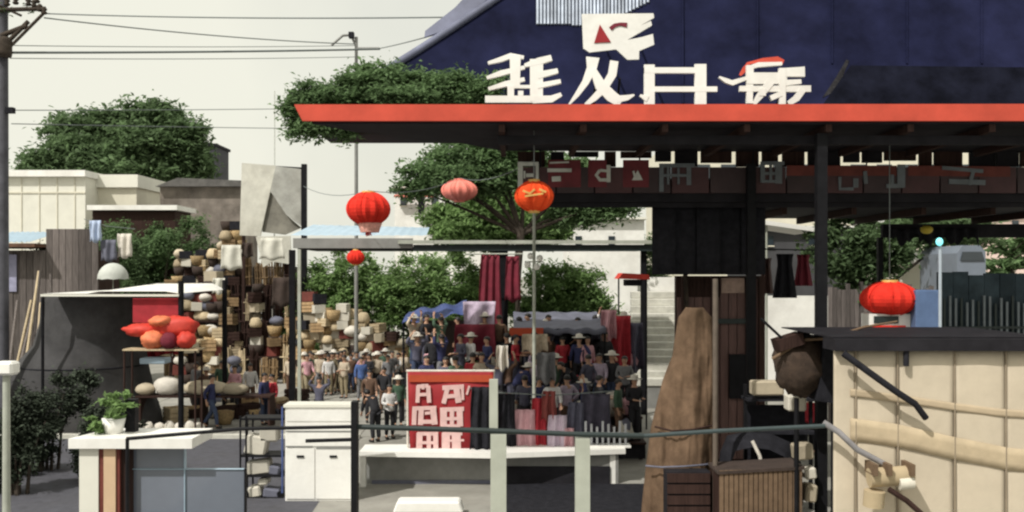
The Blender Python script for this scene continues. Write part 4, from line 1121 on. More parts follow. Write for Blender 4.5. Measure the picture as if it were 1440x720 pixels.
tag(MB().tube([P(660, 546, 24.3), P(702, 552, 24.6), P(775, 556, 24.85), P(862, 550, 24.85)], .015, 6).build('hanging_line', M_rope), 'thin line carrying the cloths over the counter', 'line')
# white rack with upright bars at the counter's right end
wk = thing('white_rack', 'small white barred rack at the right end of the counter', 'rack', (X(850, 24.7), 24.7, Z(635, 24)))
z0 = Z(635, 24)
for i in range(8):
    px = 822 + i * 8
    MB().box(X(px, 24.7), X(px + 3, 24.7), 24.66, 24.7, z0, Z(592 + 4 * (i % 3), 24.7)).build('bar', mat('rack_white', (.50, .51, .54), .5, .2, 4, 0), wk)
MB().box(X(820, 24.7), X(884, 24.7), 24.702, 24.74, Z(612, 24.7), Z(608, 24.7)).build('rail', mat('rack_white', (.5, .5, .5)), wk)
MB().box(X(818, 24.7), X(886, 24.7), 24.5, 24.9, z0 + .002, z0 + .05).build('base', M_white, wk)

# ------------------------------------------------------------------ slate awning and dark stall behind the crowd
aw = thing('slate_awning', 'slate-grey market awning above the dark crowd', 'awning', (X(790, 31.5), 31.5, 0))
d = 30.5
zf, zb_ = Z(462, d), Z(438, d + 3.4)
def f(u, v):
    return Vector((X(722, d) + (X(852, d) - X(722, d)) * u, d + 3.4 * v, zf + (zb_ - zf) * v - .04 * math.sin(u * PI * 4) ** 2))
MB().sheet(f, 24, 4).build('cloth', M_slate, aw)
def f(u, v):
    return Vector((X(722, d) + (X(852, d) - X(722, d)) * u, d - .02, Z(470 + 1.5 * math.sin(u * 30), d) + (zf - Z(470, d)) * v))
MB().sheet(f, 60, 2, .015).build('valance', M_slate, aw)
MB().box(X(716, d), X(764, d), d - .08, d - .04, Z(472, d), Z(461, d)).build('sign_board', M_orange, aw)
for px in (724, 851):
    for dd in (d + .1, d + 3.3):
        MB().tube([(X(px, d), dd, 0), (X(px, d), dd, zf)], .04, 6).build('pole', M_black, aw)
MB().sheet(drape(X(724, d + 3.4), X(852, d + 3.4), Z(440, d + 3.4), .1, d + 3.45, 14, .06), 80, 4, .02).build('dark_backdrop', M_dark, aw)  # dark backdrop added to stand for the shade under the awning
st2 = thing('dark_stall', 'dark brown stall with a blue tarpaulin roof left of the maroon drape', 'stall', (X(610, 36), 36, 0))
d = 34.6
def f(u, v):
    return Vector((X(565, d) + (X(652, d) - X(565, d)) * u, d + 2.5 * v, Z(455 - 14 * u, d) + .35 * v + .06 * math.sin(u * 17 + v * 4)))
MB().sheet(f, 24, 6).build('tarpaulin', M_blue, st2)
MB().box(X(568, d), X(650, d), d + 2.3, d + 2.4, 0, Z(455, d)).build('back_wall', M_brown, st2)
for px in (567, 650):
    MB().tube([(X(px, d), d + .1, 0), (X(px, d), d + .1, Z(453, d))], .04, 6).build('pole', M_black, st2)

# ------------------------------------------------------------------ tank, white canvas canopy, red stall at left
tk = thing('covered_mound', 'tall rounded mound under dark grey tarpaulin below the flat white canopy', 'mound', (X(110, 33.5), 33.5, 0))
def f(u, v):
    an = 2 * PI * u
    prof = [(0, 100, 122), (.12, 98, 120), (.3, 98, 106), (.45, 108, 88), (.62, 119, 74), (.8, 121, 70), (.97, 121, 68), (1.0, 121, 66)]
    for (a, c0, r0), (b, c1, r1) in zip(prof, prof[1:]):
        if a <= v <= b:
            t_ = (v - a) / (b - a); c_ = c0 + (c1 - c0) * t_; r_ = r0 + (r1 - r0) * t_; break
    zt_ = Z(416, 32)
    n_ = noise.fractal(Vector((math.cos(an) * 1.5, math.sin(an) * 1.5, v * 1.8)), 1.0, 2.0, 4)
    n2 = noise.noise(Vector((math.cos(an) * 5, math.sin(an) * 5, v * .8)))
    R0 = r_ / F * 33.5 * (1 + .05 * n_ + .025 * n2 * (1.2 - v))
    return Vector((X(c_, 33.5) + R0 * math.cos(an), 34 + min(R0, 2.0) * math.sin(an), zt_ * v))
MB().sheet(f, 60, 34).build('tarpaulin', M_tank, tk)
MB().lathe((X(121, 33.5), 34, Z(416, 32) - .06), [(.001, 0), (1.5, 0), (1.5, .04), (.001, .04)], 24).build('lid', M_grey, tk)
MB().tube([f(i / 40, .46) for i in range(41)], .025, 5).build('tie_rope', M_dark, tk)
wcn = thing('white_canopy', 'flat white canvas canopy stretched over the grey mound and red goods', 'canopy', (X(155, 33), 33, 0))
def f(u, v):
    px = 58 + (252 - 58) * u
    h = 413 - 11 * max(0, min(1, (px - 122) / 18)) * max(0, min(1, (254 - px) / 22)) * (.3 + .7 * v)
    return Vector((X(px, 31.5), 31.5 + 5 * v, Z(h, 31.5) + .03 * v))
MB().sheet(f, 60, 6).build('canvas', M_white, wcn)
MB().box(X(58, 31.5), X(252, 31.5), 31.44, 31.52, Z(415.5, 31.5) - .03, Z(413.2, 31.5) - .012).build('edge_beam', M_cream_clean, wcn)
for px in (254.5, 60):
    for dd in (31.6, 36.4):
        MB().tube([(X(px, 31.6), dd, 0), (X(px, 31.6), dd, Z(413.5, 31.5) if px < 100 else Z(395, 31.6))], .09 if px > 200 else .05, 8).build('pole', M_black, wcn)
um = thing('grey_umbrella', 'small pale grey domed umbrella above the white canopy', 'umbrella', (X(158, 40), 40, 0))
c = P(159, 392, 40); R_ = .58
mb = MB(); vs, fs = [], []
for i in range(7):
    th = (PI / 2) * i / 6
    for j in range(16):
        an = 2 * PI * j / 16
        vs.append(c + Vector((R_ * math.sin(th) * math.cos(an), R_ * math.sin(th) * math.sin(an), .62 * math.cos(th) * (1 if i < 6 else 1) - (.03 if j % 2 and i == 6 else 0))))
for i in range(6):
    for j in range(16):
        fs.append((i * 16 + j, (i + 1) * 16 + j, (i + 1) * 16 + (j + 1) % 16, i * 16 + (j + 1) % 16))
mb.add(vs, fs, True); mb.build('cover', mat('umbrella_grey', (.50, .52, .48), .7, .15, 3, .1), um)
MB().tube([(c.x, c.y, 0), (c.x, c.y, c.z + .62)], .02, 6).build('shaft', M_greypost, um)
rs = thing('red_stall', 'market stall heaped with red cloth under the white canopy', 'stall', (X(225, 31), 31, 0))
d = 31.0
zs = Z(491, d)
MB().box(X(172, d), X(278, d), d, d + .75, zs - .05, zs).build('shelf', M_palewood, rs)
for px in (174, 274):
    for yy in (.05, .7):
        MB().tube([(X(px, d), d + yy, 0), (X(px, d), d + yy, zs - .051)], .03, 6).build('leg', M_darkwood, rs)
MB().box(X(176, d), X(246, d), d + .62, d + .66, Z(455, d), Z(420, d)).build('back_board', mat('crimson_cloth', (.34, .025, .035), .8, .25, 3, .3), rs)
d = 34
MB().sheet(drape(X(168, d + 1.4), X(250, d + 1.4), Z(418, d + 1.4), Z(500, d + 1.4), d + 1.4, 6, .07), 50, 8, .03).build('back_drape', mat('crimson_cloth', (.34, .025, .035), .8, .25, 3, .3), rs)
def heap(px, py, d, rx, ry, m, label, jit=.12):
    c = P(px, py, d)
    mb = MB().blob(c, rx / F * d, .32, ry / F * d, 18, 11, jit)
    return tag(mb.build('cloth_bundle', m), label, 'cloth bundle', 'bundles of red and orange cloth')
heap(200, 464, 31.45, 27, 9, M_redtarp, 'flat red cloth bundle at the left of the red stall')
heap(246, 460, 31.4, 33, 16, M_redtarp, 'biggest bright red cloth bundle on the red stall')
heap(226, 452, 31.25, 17, 8, M_orangetarp, 'orange cloth bundle on top of the red heap')
heap(215, 478, 31.2, 17, 13, M_orangetarp, 'orange-pink cloth bundle at the front of the red stall')
heap(262, 478, 31.2, 13, 12, M_redtarp, 'red cloth bundle at the right corner of the red stall')
heap(238, 479, 31.15, 12, 12, M_maroon, 'dark red cloth bundle in the middle of the red stall shelf', .08)
tag(bevel(MB().box(X(196, 33), X(232, 33), 33, 33.6, Z(512, 33), Z(504, 33)).build('tray', M_bluesheet), .02), 'pale blue tray below the red cloth heap', 'tray')
tt = thing('trestle_table', 'low trestle table with pale goods in front of the red stall', 'table', (X(240, 34.5), 34.5, 0))
d = 33
MB().box(X(190, d), X(380, d), d, d + .9, 1.0, 1.06).build('table_top', M_darkwood, tt)
for px in (194, 280, 376):
    MB().box(X(px, d), X(px + 3, d), d + .05, d + .8, 0, 1.0).build('leg', M_darkwood, tt)
for i, (px, py, rx, ry, lab) in enumerate([(236, 545, 20, 14, 'plump white sack on the low trestle table'), (290, 552, 34, 11, 'long beige sack lying beside the plump white sack'), (205, 548, 14, 9, 'small dull sack at the left end of the trestle table'), (330, 548, 20, 9, 'flat beige sack at the right of the trestle table')]):
    c = P(px, py, 33.3)
    tag(MB().blob((c.x, c.y, max(c.z, 1.062 + ry / F * 33 * .9)), rx / F * 33, .3, ry / F * 33, 14, 8, .06).build('sack', M_sack if i == 0 else M_carton), lab, 'sack', 'sacks on the trestle table')
for i in range(7):
    px = 196 + i * 14
    tag(MB().blob((X(px, 32.2), 32.2 + random.uniform(-.1, .1), .16), .17, .15, .16 + .05 * (i % 2), 10, 6, .1).build('white_bundle', M_sack), f'small white bundle, {["leftmost", "second", "third", "fourth", "fifth", "sixth", "rightmost"][i]} of the row before the trestle table', 'bundle', 'row of white bundles on the ground')

# ------------------------------------------------------------------ plank shack at far left
sk = thing('plank_shack', 'weathered dark plank shack with a blue roof sheet at the far left', 'shack', (X(40, 44), 44, 0))
d = 44
for i in range(17):
    px = -18 + i * 9.2
    top = 352 if px < 60 else 310 + random.uniform(-8, 8)
    if 60 < px < 128: top = 322
    MB().box(X(px, d), X(px + 8.6, d), d + random.uniform(-.02, .02), d + .08, .1, Z(top, d)).build('plank', M_planks, sk)
MB().box(X(-20, d), X(130, d), d + .1, d + 3, 0, Z(352, d)).build('room', M_darkwood, sk)
MB().slab([(X(-22, d), d - .9), (X(62, d), d - .9), (X(62, d), d + 2.5), (X(-22, d), d + 2.5)], Z(348, d), Z(343, d)).build('roof_edge', mat('rust_edge', (.12, .06, .035), .8, .4, 3, .2), sk)
def f(u, v):
    return Vector((X(-22, d) + (X(50, d) - X(-22, d)) * u, d - .6 + 3 * v, Z(341, d) + .55 * v + .025 * math.sin(u * 60)))
MB().sheet(f, 60, 3).build('roof_sheet', M_bluesheet, sk)
MB().box(X(2, d), X(24, d), d - .06, d - .025, Z(410, d), Z(358, d)).build('hanging_cloth', mat('lilac_cloth', (.30, .30, .42), .9, .25, 3, .2), sk)
for i, (px, py, w, h, m, lab) in enumerate([(134, 325, 16, 30, mat('pale_blue_cloth', (.42, .50, .66), .8, .15, 3, .2), 'pale blue cloth on a line beside the shack'), (150, 352, 22, 30, M_slate, 'slate-coloured cloth on a line beside the shack'), (170, 345, 20, 34, M_sack, 'cream cloth on a line left of the green bush')]):
    tag(MB().sheet(drape(X(px - w / 2, 43), X(px + w / 2, 43), Z(py - h / 2, 43), Z(py + h / 2, 43), 43 + i * .2, 2, .08), 12, 6, .03).build('laundry', m), lab, 'laundry', 'laundry beside the shack')
tag(MB().tube([P(118, 308, 43), P(150, 318, 43.2), P(190, 322, 43.4)], .015, 5).build('clothes_line', M_rope), 'sagging clothes line beside the plank shack', 'line')
for i in range(9):
    a = P(10 + i * 8, 525 + random.uniform(-8, 20), 36 + i * .1); b = P(30 + i * 5 + random.uniform(-6, 14), 395 + random.uniform(-15, 40), 38)
    a.z = max(a.z, .02)
    tag(MB().tube([a, b], .05, 6).build('bamboo_pole', M_palewood if i % 2 else M_planks), f'{["grey", "pale"][i % 2]} bamboo pole, {["leftmost", "second", "third", "fourth", "fifth", "sixth", "seventh", "eighth", "rightmost"][i]} of those leaning before the shack', 'pole', 'bamboo poles leaning before the shack')
# dark shrubs at the lower left
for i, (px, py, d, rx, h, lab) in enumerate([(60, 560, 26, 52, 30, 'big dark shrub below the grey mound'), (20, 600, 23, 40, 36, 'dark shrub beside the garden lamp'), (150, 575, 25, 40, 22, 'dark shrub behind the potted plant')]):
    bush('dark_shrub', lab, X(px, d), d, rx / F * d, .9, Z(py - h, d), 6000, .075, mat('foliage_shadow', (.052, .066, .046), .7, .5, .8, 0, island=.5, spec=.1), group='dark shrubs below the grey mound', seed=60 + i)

# ------------------------------------------------------------------ rack of stacked goods
rk = thing('goods_staging', 'stepped dark timber staging loaded with crates, baskets and bundles', 'staging', (X(320, 49), 49, 0))
STEP = [(46.6, 0.0, 236, 428), (47.9, 1.15, 232, 426), (49.2, 2.75, 236, 424), (50.5, 4.45, 246, 422)]
for yy, zz, a, b in STEP[1:]:
    MB().box(X(a, yy), X(b, yy), yy - .35, yy + .9, zz - .06, zz - .003).build('deck_board', M_darkwood, rk)
    for k in range(12):
        x0 = X(a + (b - a) * k / 12, yy); x1 = X(a + (b - a) * (k + 1) / 12 - .8, yy)
        MB().box(x0, x1, yy + .905, yy + .93, max(.02, zz - 1.2), zz + .9).build('plank', M_planks, rk)
    for px in (a + 2, (a + b) / 2, b - 3):
        MB().box(X(px, yy), X(px + 4, yy), yy - .34, yy - .24, 0, zz - .063).build('leg', M_wood, rk)
# prototypes
def crate_mesh(w, dp, h):
    mb = MB()
    for i in range(3):
        z = h * (i + .06) / 3; z1 = h * (i + .86) / 3
        mb.box(-w / 2, w / 2, -dp / 2, -dp / 2 + .02, z, z1).box(-w / 2, w / 2, dp / 2 - .02, dp / 2, z, z1)
        mb.box(-w / 2, -w / 2 + .02, -dp / 2 + .022, dp / 2 - .022, z, z1).box(w / 2 - .02, w / 2, -dp / 2 + .022, dp / 2 - .022, z, z1)
    for sx in (-1, 1):
        for sy in (-1, 1):
            mb.box(sx * (w / 2 - .045), sx * (w / 2 - .022), sy * (dp / 2 - .045), sy * (dp / 2 - .022), 0, h)
    mb.box(-w / 2 + .05, w / 2 - .05, -dp / 2 + .05, dp / 2 - .05, .01, h * .8)
    return mb
KIND = {
    'crate': ([crate_mesh(.55, .5, .42).mesh('crate', M_wood), crate_mesh(.5, .5, .36).mesh('crate', M_palewood)], 'crate'),
    'basket': ([MB().lathe((0, 0, 0), [(.001, 0), (.2, 0), (.27, .2), (.30, .42), (.27, .42), (.24, .25), (.001, .22)], 16).mesh('basket', M_basket),
                MB().lathe((0, 0, 0), [(.001, 0), (.25, 0), (.29, .14), (.22, .34), (.14, .40), (.001, .41)], 16).mesh('basket', M_palewood)], 'basket'),
    'sack': ([MB().blob((0, 0, .2), .3, .26, .21, 12, 8, .07).mesh('sack', M_sack), MB().blob((0, 0, .22), .26, .25, .22, 12, 8, .09).mesh('sack', M_carton)], 'sack'),
    'carton': ([MB().box(-.28, .28, -.22, .22, 0, .4).mesh('carton', M_carton), MB().box(-.22, .22, -.2, .2, 0, .34).mesh('carton', M_palebox)], 'carton'),
}
for k_, mm in (('crate', M_darkwood), ('basket', M_brown), ('carton', M_brick), ('sack', M_slate), ('carton', M_dark)):
    src = KIND[k_][0][0].copy(); src.materials.clear(); src.materials.append(mm); KIND[k_][0].append(src)
COLW = {('crate', 0): 'brown', ('crate', 1): 'pale', ('crate', 2): 'dark', ('basket', 0): 'open straw', ('basket', 1): 'lidded pale', ('basket', 2): 'dark brown', ('sack', 0): 'white', ('sack', 1): 'tan',
        ('sack', 2): 'slate grey', ('carton', 0): 'brown', ('carton', 1): 'pale grey', ('carton', 2): 'red-brown', ('carton', 3): 'black'}
HT = {'crate': (.42, .36, .42), 'basket': (.42, .41, .42), 'sack': (.40, .43, .40), 'carton': (.40, .34, .40, .40)}
ORD = ['bottom', 'second', 'third', 'fourth', 'fifth', 'sixth', 'seventh', 'eighth', 'ninth', 'tenth']
def place(me, loc, rz, name, label, cat, group, s=1.0):
    o = bpy.data.objects.new(name, me)
    o.location = loc; o.rotation_euler = (random.uniform(-.06, .06), random.uniform(-.06, .06), rz); o.scale = (s, s, s * random.uniform(.9, 1.1))
    COL.objects.link(o)
    return tag(o, label, cat, group)
def sticks(h):
    mb = MB()
    for i in range(13):
        x, y = random.uniform(-.2, .2), random.uniform(-.15, .15)
        mb.tube([(x, y, 0), (x * 1.1 + random.uniform(-.05, .05), y * 1.1, h * random.uniform(.75, 1.1))], .032, 5)
    for z in (.3 * h, .72 * h):
        mb.tube([(.24 * math.cos(a), .2 * math.sin(a), z) for a in np.linspace(0, 2 * PI, 13)], .02, 4)
    return mb
STICK = [sticks(1.1).mesh('stick_bundle', M_wood), sticks(1.3).mesh('stick_bundle', M_palewood), sticks(1.5).mesh('stick_bundle', M_darkwood)]
SW = ['brown', 'pale', 'dark']
TIER = ['before the staging', 'on the low staging deck', 'on the middle staging deck', 'on the top staging deck']
for ti, (yy, zz, a, b) in enumerate(STEP):
    px = a + 6
    while px < b - 4:
        side = 'left part' if px < a + (b - a) * .33 else 'middle part' if px < a + (b - a) * .66 else 'right part'
        if (px > 338 and random.random() < .62) or random.random() < .14:
            v = random.randint(0, 2); s = random.uniform(.9, 1.25)
            place(STICK[v], (X(px, yy), yy + random.uniform(-.1, .3), zz), random.uniform(0, 6), 'stick_bundle', f'{SW[v]} stick bundle {TIER[ti]}, {side}', 'stick bundle', 'stick bundles on the staging', s)
            px += 14 * s; continue
        z = zz; k = random.randint(3, 5) if ti < 3 else random.randint(3, 7)
        for j in range(k):
            kd = random.choices(['crate', 'basket', 'sack', 'carton'], [4, 4, 2, 3])[0]
            v = random.randrange(len(KIND[kd][0])); s = random.uniform(.92, 1.28)
            place(KIND[kd][0][v], (X(px + random.uniform(-3, 3), yy), yy + random.uniform(-.2, .3), z), random.uniform(-.5, .5), kd,
                  f'{COLW[(kd, v)]} {kd}, {ORD[j]} of its stack {TIER[ti]}, {side}', KIND[kd][1], 'goods stacked on the staging', s)
            z += HT[kd][v] * s * 1.0
        px += 11.5 * random.uniform(.85, 1.2)
# pale sheets hung in front of the upper staging
for i, (px, py, w, h, m, lab) in enumerate([(330, 362, 26, 34, M_canvas, 'pale torn sheet hung at the top middle of the staging'), (352, 352, 14, 20, M_brown, 'small brown sheet beside the pale torn sheet'), (312, 402, 16, 22, M_canvas, 'small pale sheet lower on the staging'),
                                            (400, 410, 26, 40, M_brown, 'brown sheet hung at the right of the staging'), (385, 350, 30, 30, M_canvas, 'grey-white sheet below the torn hoarding')]):
    tag(MB().sheet(drape(X(px - w / 2, 48), X(px + w / 2, 48), Z(py - h / 2, 48), Z(py + h / 2, 48), 47.4 + i * .05, 1.5, .1, .2), 12, 6, .03).build('hung_sheet', m), lab, 'sheet', 'sheets hung on the staging')
# pile of cartons between the rack and the dark stall
CN = 'leftmost second third fourth fifth sixth seventh eighth ninth tenth eleventh twelfth rightmost'.split()
NC = [6, 9, 9, 8, 7, 8, 7, 7, 6, 6, 5, 5, 4]
for ci, k in enumerate(NC):
    px = 430 + ci * 11.5
    z = 0.0
    sd_ = 'left' if ci < 4 else 'middle' if ci < 9 else 'right'
    for j in range(k + 1):
        kd = random.choices(['carton', 'crate', 'sack', 'basket'], [4, 3, 2, 2])[0]; v = random.randrange(len(KIND[kd][0]))
        if random.random() < .4: v = 1
        s = random.uniform(.85, 1.2)
        place(KIND[kd][0][v], (X(px + random.uniform(-4, 4), 46), 45.6 + random.uniform(-.3, .3), z), random.uniform(-.6, .6), kd,
              f'{COLW[(kd, v)]} {kd}, {ORD[j]} of the {CN[ci]} stack in the pile beside the shelter', KIND[kd][1], 'goods piled beside the shelter', s)
        z += HT[kd][v] * s * 1.02

# ------------------------------------------------------------------ people
def skin_mesh(nodes, edges, name, m, sub=1):
    """nodes: list of (co, (rx, ry)); one continuous skinned surface"""
    me = bpy.data.meshes.new(name + '_cage')
    me.from_pydata([n_[0] for n_ in nodes], edges, [])
    ob = bpy.data.objects.new(name + '_cage', me)
    COL.objects.link(ob)
    md = ob.modifiers.new('skin', 'SKIN'); md.use_smooth_shade = True; md.branch_smoothing = .3
    if not me.skin_vertices: me.attributes.new('skin', 'FLOAT', 'POINT')
    sv = me.skin_vertices[0].data
    for i, n_ in enumerate(nodes):
        sv[i].radius = n_[1] if isinstance(n_[1], tuple) else (n_[1], n_[1]); sv[i].use_root = (i == 0)
    if sub:
        s_ = ob.modifiers.new('sub', 'SUBSURF'); s_.levels = sub; s_.render_levels = sub
    dg = bpy.context.evaluated_depsgraph_get(); dg.update()
    out = bpy.data.meshes.new_from_object(ob.evaluated_get(dg), depsgraph=dg)
    out.name = name
    bpy.data.objects.remove(ob); bpy.data.meshes.remove(me)
    out.materials.clear(); out.materials.append(m)
    out.polygons.foreach_set('use_smooth', [True] * len(out.polygons))
    return out

def pose_joints(pose):
    J = dict(pelvis=(0, 0, .93), waist=(0, 0, 1.08), chest=(0, .01, 1.27), neck=(0, .01, 1.43), neck2=(0, 0, 1.49), head=(0, -.015, 1.575), crown=(0, .0, 1.665))
    for s, sd in ((-1, 'l'), (1, 'r')):
        J['sho' + sd] = (s * .175, .01, 1.385); J['elb' + sd] = (s * .225, .03, 1.11); J['wri' + sd] = (s * .235, -.05, .87)
        J['hip' + sd] = (s * .09, 0, .88); J['kne' + sd] = (s * .10, -.015, .49); J['ank' + sd] = (s * .10, .03, .09); J['toe' + sd] = (s * .115, -.13, .035)
    if pose == 'walk':
        J['knel'] = (-.10, -.17, .51); J['ankl'] = (-.10, -.20, .10); J['toel'] = (-.11, -.36, .06)
        J['kner'] = (.10, .06, .49); J['ankr'] = (.10, .30, .14); J['toer'] = (.11, .17, .035)
        J['elbl'] = (-.22, .16, 1.13); J['wril'] = (-.22, .10, .89); J['elbr'] = (.22, -.07, 1.12); J['wrir'] = (.20, -.26, .97)
    if pose == 'hold':
        J['elbl'] = (-.23, .03, 1.12); J['wril'] = (-.12, -.24, 1.10); J['elbr'] = (.23, .03, 1.12); J['wrir'] = (.12, -.24, 1.13)
    if pose == 'raise':
        J['elbl'] = (-.36, -.02, 1.46); J['wril'] = (-.22, -.06, 1.67); J['elbr'] = (.36, -.02, 1.46); J['wrir'] = (.30, -.06, 1.72)
    if pose == 'hip':
        J['elbl'] = (-.34, .08, 1.15); J['wril'] = (-.19, -.03, .98); J['elbr'] = (.24, .0, 1.11); J['wrir'] = (.25, -.10, .87)
    if pose == 'bend':
        J['waist'] = (0, -.05, 1.07); J['chest'] = (0, -.20, 1.20); J['neck'] = (0, -.32, 1.28); J['neck2'] = (0, -.37, 1.31); J['head'] = (0, -.45, 1.35); J['crown'] = (0, -.51, 1.42)
        for s, sd in ((-1, 'l'), (1, 'r')):
            J['sho' + sd] = (s * .175, -.27, 1.25); J['elb' + sd] = (s * .21, -.33, .99); J['wri' + sd] = (s * .15, -.47, .82)
    return {k_: Vector(v) for k_, v in J.items()}

def make_body(pose):
    J = pose_joints(pose)
    nodes, edges, idx = [], [], {}
    def N_(k_, r, co=None):
        idx[k_] = len(nodes); nodes.append((J[k_] if co is None else co, r)); return idx[k_]
    def E_(a, b): edges.append((idx[a], idx[b]))
    N_('pelvis', (.135, .10)); N_('waist', (.12, .09)); N_('chest', (.145, .105)); N_('neck', (.06, .06)); N_('neck2', (.05, .05)); N_('head', (.076, .09)); N_('crown', (.066, .078))
    for a, b in (('pelvis', 'waist'), ('waist', 'chest'), ('chest', 'neck'), ('neck', 'neck2'), ('neck2', 'head'), ('head', 'crown')): E_(a, b)
    hd = J['head']; fw = Vector((0, -1, 0)) if pose != 'bend' else Vector((0, -.75, -.65))
    N_('nose', .014, hd + fw * .105); E_('head', 'nose')
    for s, sd in ((-1, 'l'), (1, 'r')):
        N_('ear' + sd, (.012, .022), hd + Vector((s * .088, .01, 0))); E_('head', 'ear' + sd)
        for k_, r in (('sho', .058), ('elb', .040), ('wri', .026)): N_(k_ + sd, r)
        E_('chest', 'sho' + sd); E_('sho' + sd, 'elb' + sd); E_('elb' + sd, 'wri' + sd)
        w = J['wri' + sd]; dr_ = (w - J['elb' + sd]).normalized()
        side = Vector((0, -1, 0)) if abs(dr_.y) < .6 else Vector((s, 0, 0))
        side = (side - dr_ * side.dot(dr_)).normalized()
        N_('palm' + sd, (.022, .034), w + dr_ * .07); E_('wri' + sd, 'palm' + sd)
        pc = w + dr_ * .075; inw = Vector((-s, 0, 0))
        for fi, (o_, ln) in enumerate(((.030, .072), (.010, .082), (-.011, .076), (-.031, .058))):
            a = pc + side * o_ + dr_ * .03
            N_(f'f{fi}{sd}', .009, a); N_(f'g{fi}{sd}', .0085, a + dr_ * ln * .55 + inw * .006); N_(f'h{fi}{sd}', .007, a + dr_ * ln * .92 + inw * .03)
            E_('palm' + sd, f'f{fi}{sd}'); E_(f'f{fi}{sd}', f'g{fi}{sd}'); E_(f'g{fi}{sd}', f'h{fi}{sd}')
        N_('t' + sd, .011, w + dr_ * .035 + side * .035); N_('u' + sd, .009, w + dr_ * .075 + side * .062 + inw * .015)
        E_('palm' + sd, 't' + sd); E_('t' + sd, 'u' + sd)
        for k_, r in (('hip', .088), ('kne', .056), ('ank', .036), ('toe', .034)): N_(k_ + sd, r)
        E_('pelvis', 'hip' + sd); E_('hip' + sd, 'kne' + sd); E_('kne' + sd, 'ank' + sd); E_('ank' + sd, 'toe' + sd)
    body = skin_mesh(nodes, edges, 'body', M_skin)
    # shirt
    n2 = [(J['pelvis'] + Vector((0, .0, -.13)), (.185, .145)), (J['pelvis'] + Vector((0, 0, .02)), (.170, .135)), (J['waist'], (.158, .125)), (J['chest'], (.172, .130)), (J['neck'] - Vector((0, 0, .035)), (.10, .085))]
    e2 = [(0, 1), (1, 2), (2, 3), (3, 4)]
    for s, sd in ((-1, 'l'), (1, 'r')):
        k0 = len(n2)
        n2 += [(J['sho' + sd], .082), (J['elb' + sd], .060), (J['elb' + sd].lerp(J['wri' + sd], .8), .046)]
        e2 += [(3, k0), (k0, k0 + 1), (k0 + 1, k0 + 2)]
    shirt = skin_mesh(n2, e2, 'shirt', M_shirt['white'])
    n3 = [(J['pelvis'] + Vector((0, 0, .05)), (.150, .118))]; e3 = []
    for s, sd in ((-1, 'l'), (1, 'r')):
        k0 = len(n3)
        n3 += [(J['hip' + sd] - Vector((0, 0, .03)), .103), (J['kne' + sd], .076), (J['ank' + sd] + Vector((0, 0, .02)), .062)]
        e3 += [(0, k0), (k0, k0 + 1), (k0 + 1, k0 + 2)]
    trousers = skin_mesh(n3, e3, 'trousers', M_shirt['black'])
    # hair cap
    mb = MB(); c = J['head'] + Vector((0, .018, .045)); vs, fs = [], []
    for i in range(8):
        th = PI * .62 * i / 7
        for j in range(16):
            an = 2 * PI * j / 16
            low = 1.0 if math.sin(an) > -.3 else .72
            t2 = th * low
            vs.append(c + Vector((.098 * math.sin(t2) * math.cos(an), .112 * math.sin(t2) * math.sin(an), .098 * math.cos(t2))))
    for i in range(7):
        for j in range(16):
            fs.append((i * 16 + j, (i + 1) * 16 + j, (i + 1) * 16 + (j + 1) % 16, i * 16 + (j + 1) % 16))
    mb.add(vs, fs, True)
    hair = mb.mesh('hair', M_hair)
    shoes = []
    for sd in 'lr':
        a, t_ = J['ank' + sd], J['toe' + sd]
        shoes.append(skin_mesh([(Vector((a.x, a.y + .03, t_.z + .02)), .052), (Vector((a.x, a.y - .02, t_.z + .012)), .052), (t_ + Vector((0, -.02, .008)), .043)], [(0, 1), (1, 2)], 'shoe', M_shoe))
    eyes = []
    for s in (-1, 1):
        e = hd + fw * .084 + Vector((s * .034, 0, .022))
        eyes.append(MB().blob(e, .013, .008, .009, 8, 5).mesh('eye', M_hair))
    mouth = MB().blob(hd + fw * .088 + Vector((0, 0, -.048)), .026, .008, .007, 8, 5).mesh('mouth', mat('lips', (.36, .12, .11), .6, .1, 8, 0))
    hat = MB().lathe(J['head'] + Vector((0, .01, .075)), [(.21, -.015), (.22, -.005), (.11, .02), (.10, .09), (.001, .12)], 18).mesh('hat', M_sack)
    return dict(body=body, shirt=shirt, trousers=trousers, hair=hair, shoes=shoes, eyes=eyes, mouth=mouth, hat=hat)

BODY = {p_: make_body(p_) for p_ in ('stand', 'walk', 'hold', 'raise', 'hip', 'bend')}

def person(x, y, rz, pose, shirt, trousers, label, group=None, hat=False, s=1.0, z=0.0):
    B = BODY[pose]
    t = thing('person', label, 'person', (x, y, z), group)
    t.rotation_euler = (0, 0, rz); t.scale = (s, s, s)
    def ch(name, me, m=None):
        o = bpy.data.objects.new(name, me); COL.objects.link(o); o.parent = t
        if m:
            o.material_slots[0].link = 'OBJECT'; o.material_slots[0].material = m
        return o
    ch('body', B['body']); ch('shirt', B['shirt'], M_shirt[shirt]); ch('trousers', B['trousers'], M_shirt[trousers])
    for q in B['shoes']: ch('shoe', q)
    for q in B['eyes']: ch('eye', q)
    ch('mouth', B['mouth'])
    ch('hair', B['hair'])
    if hat: ch('hat', B['hat'])
    return t

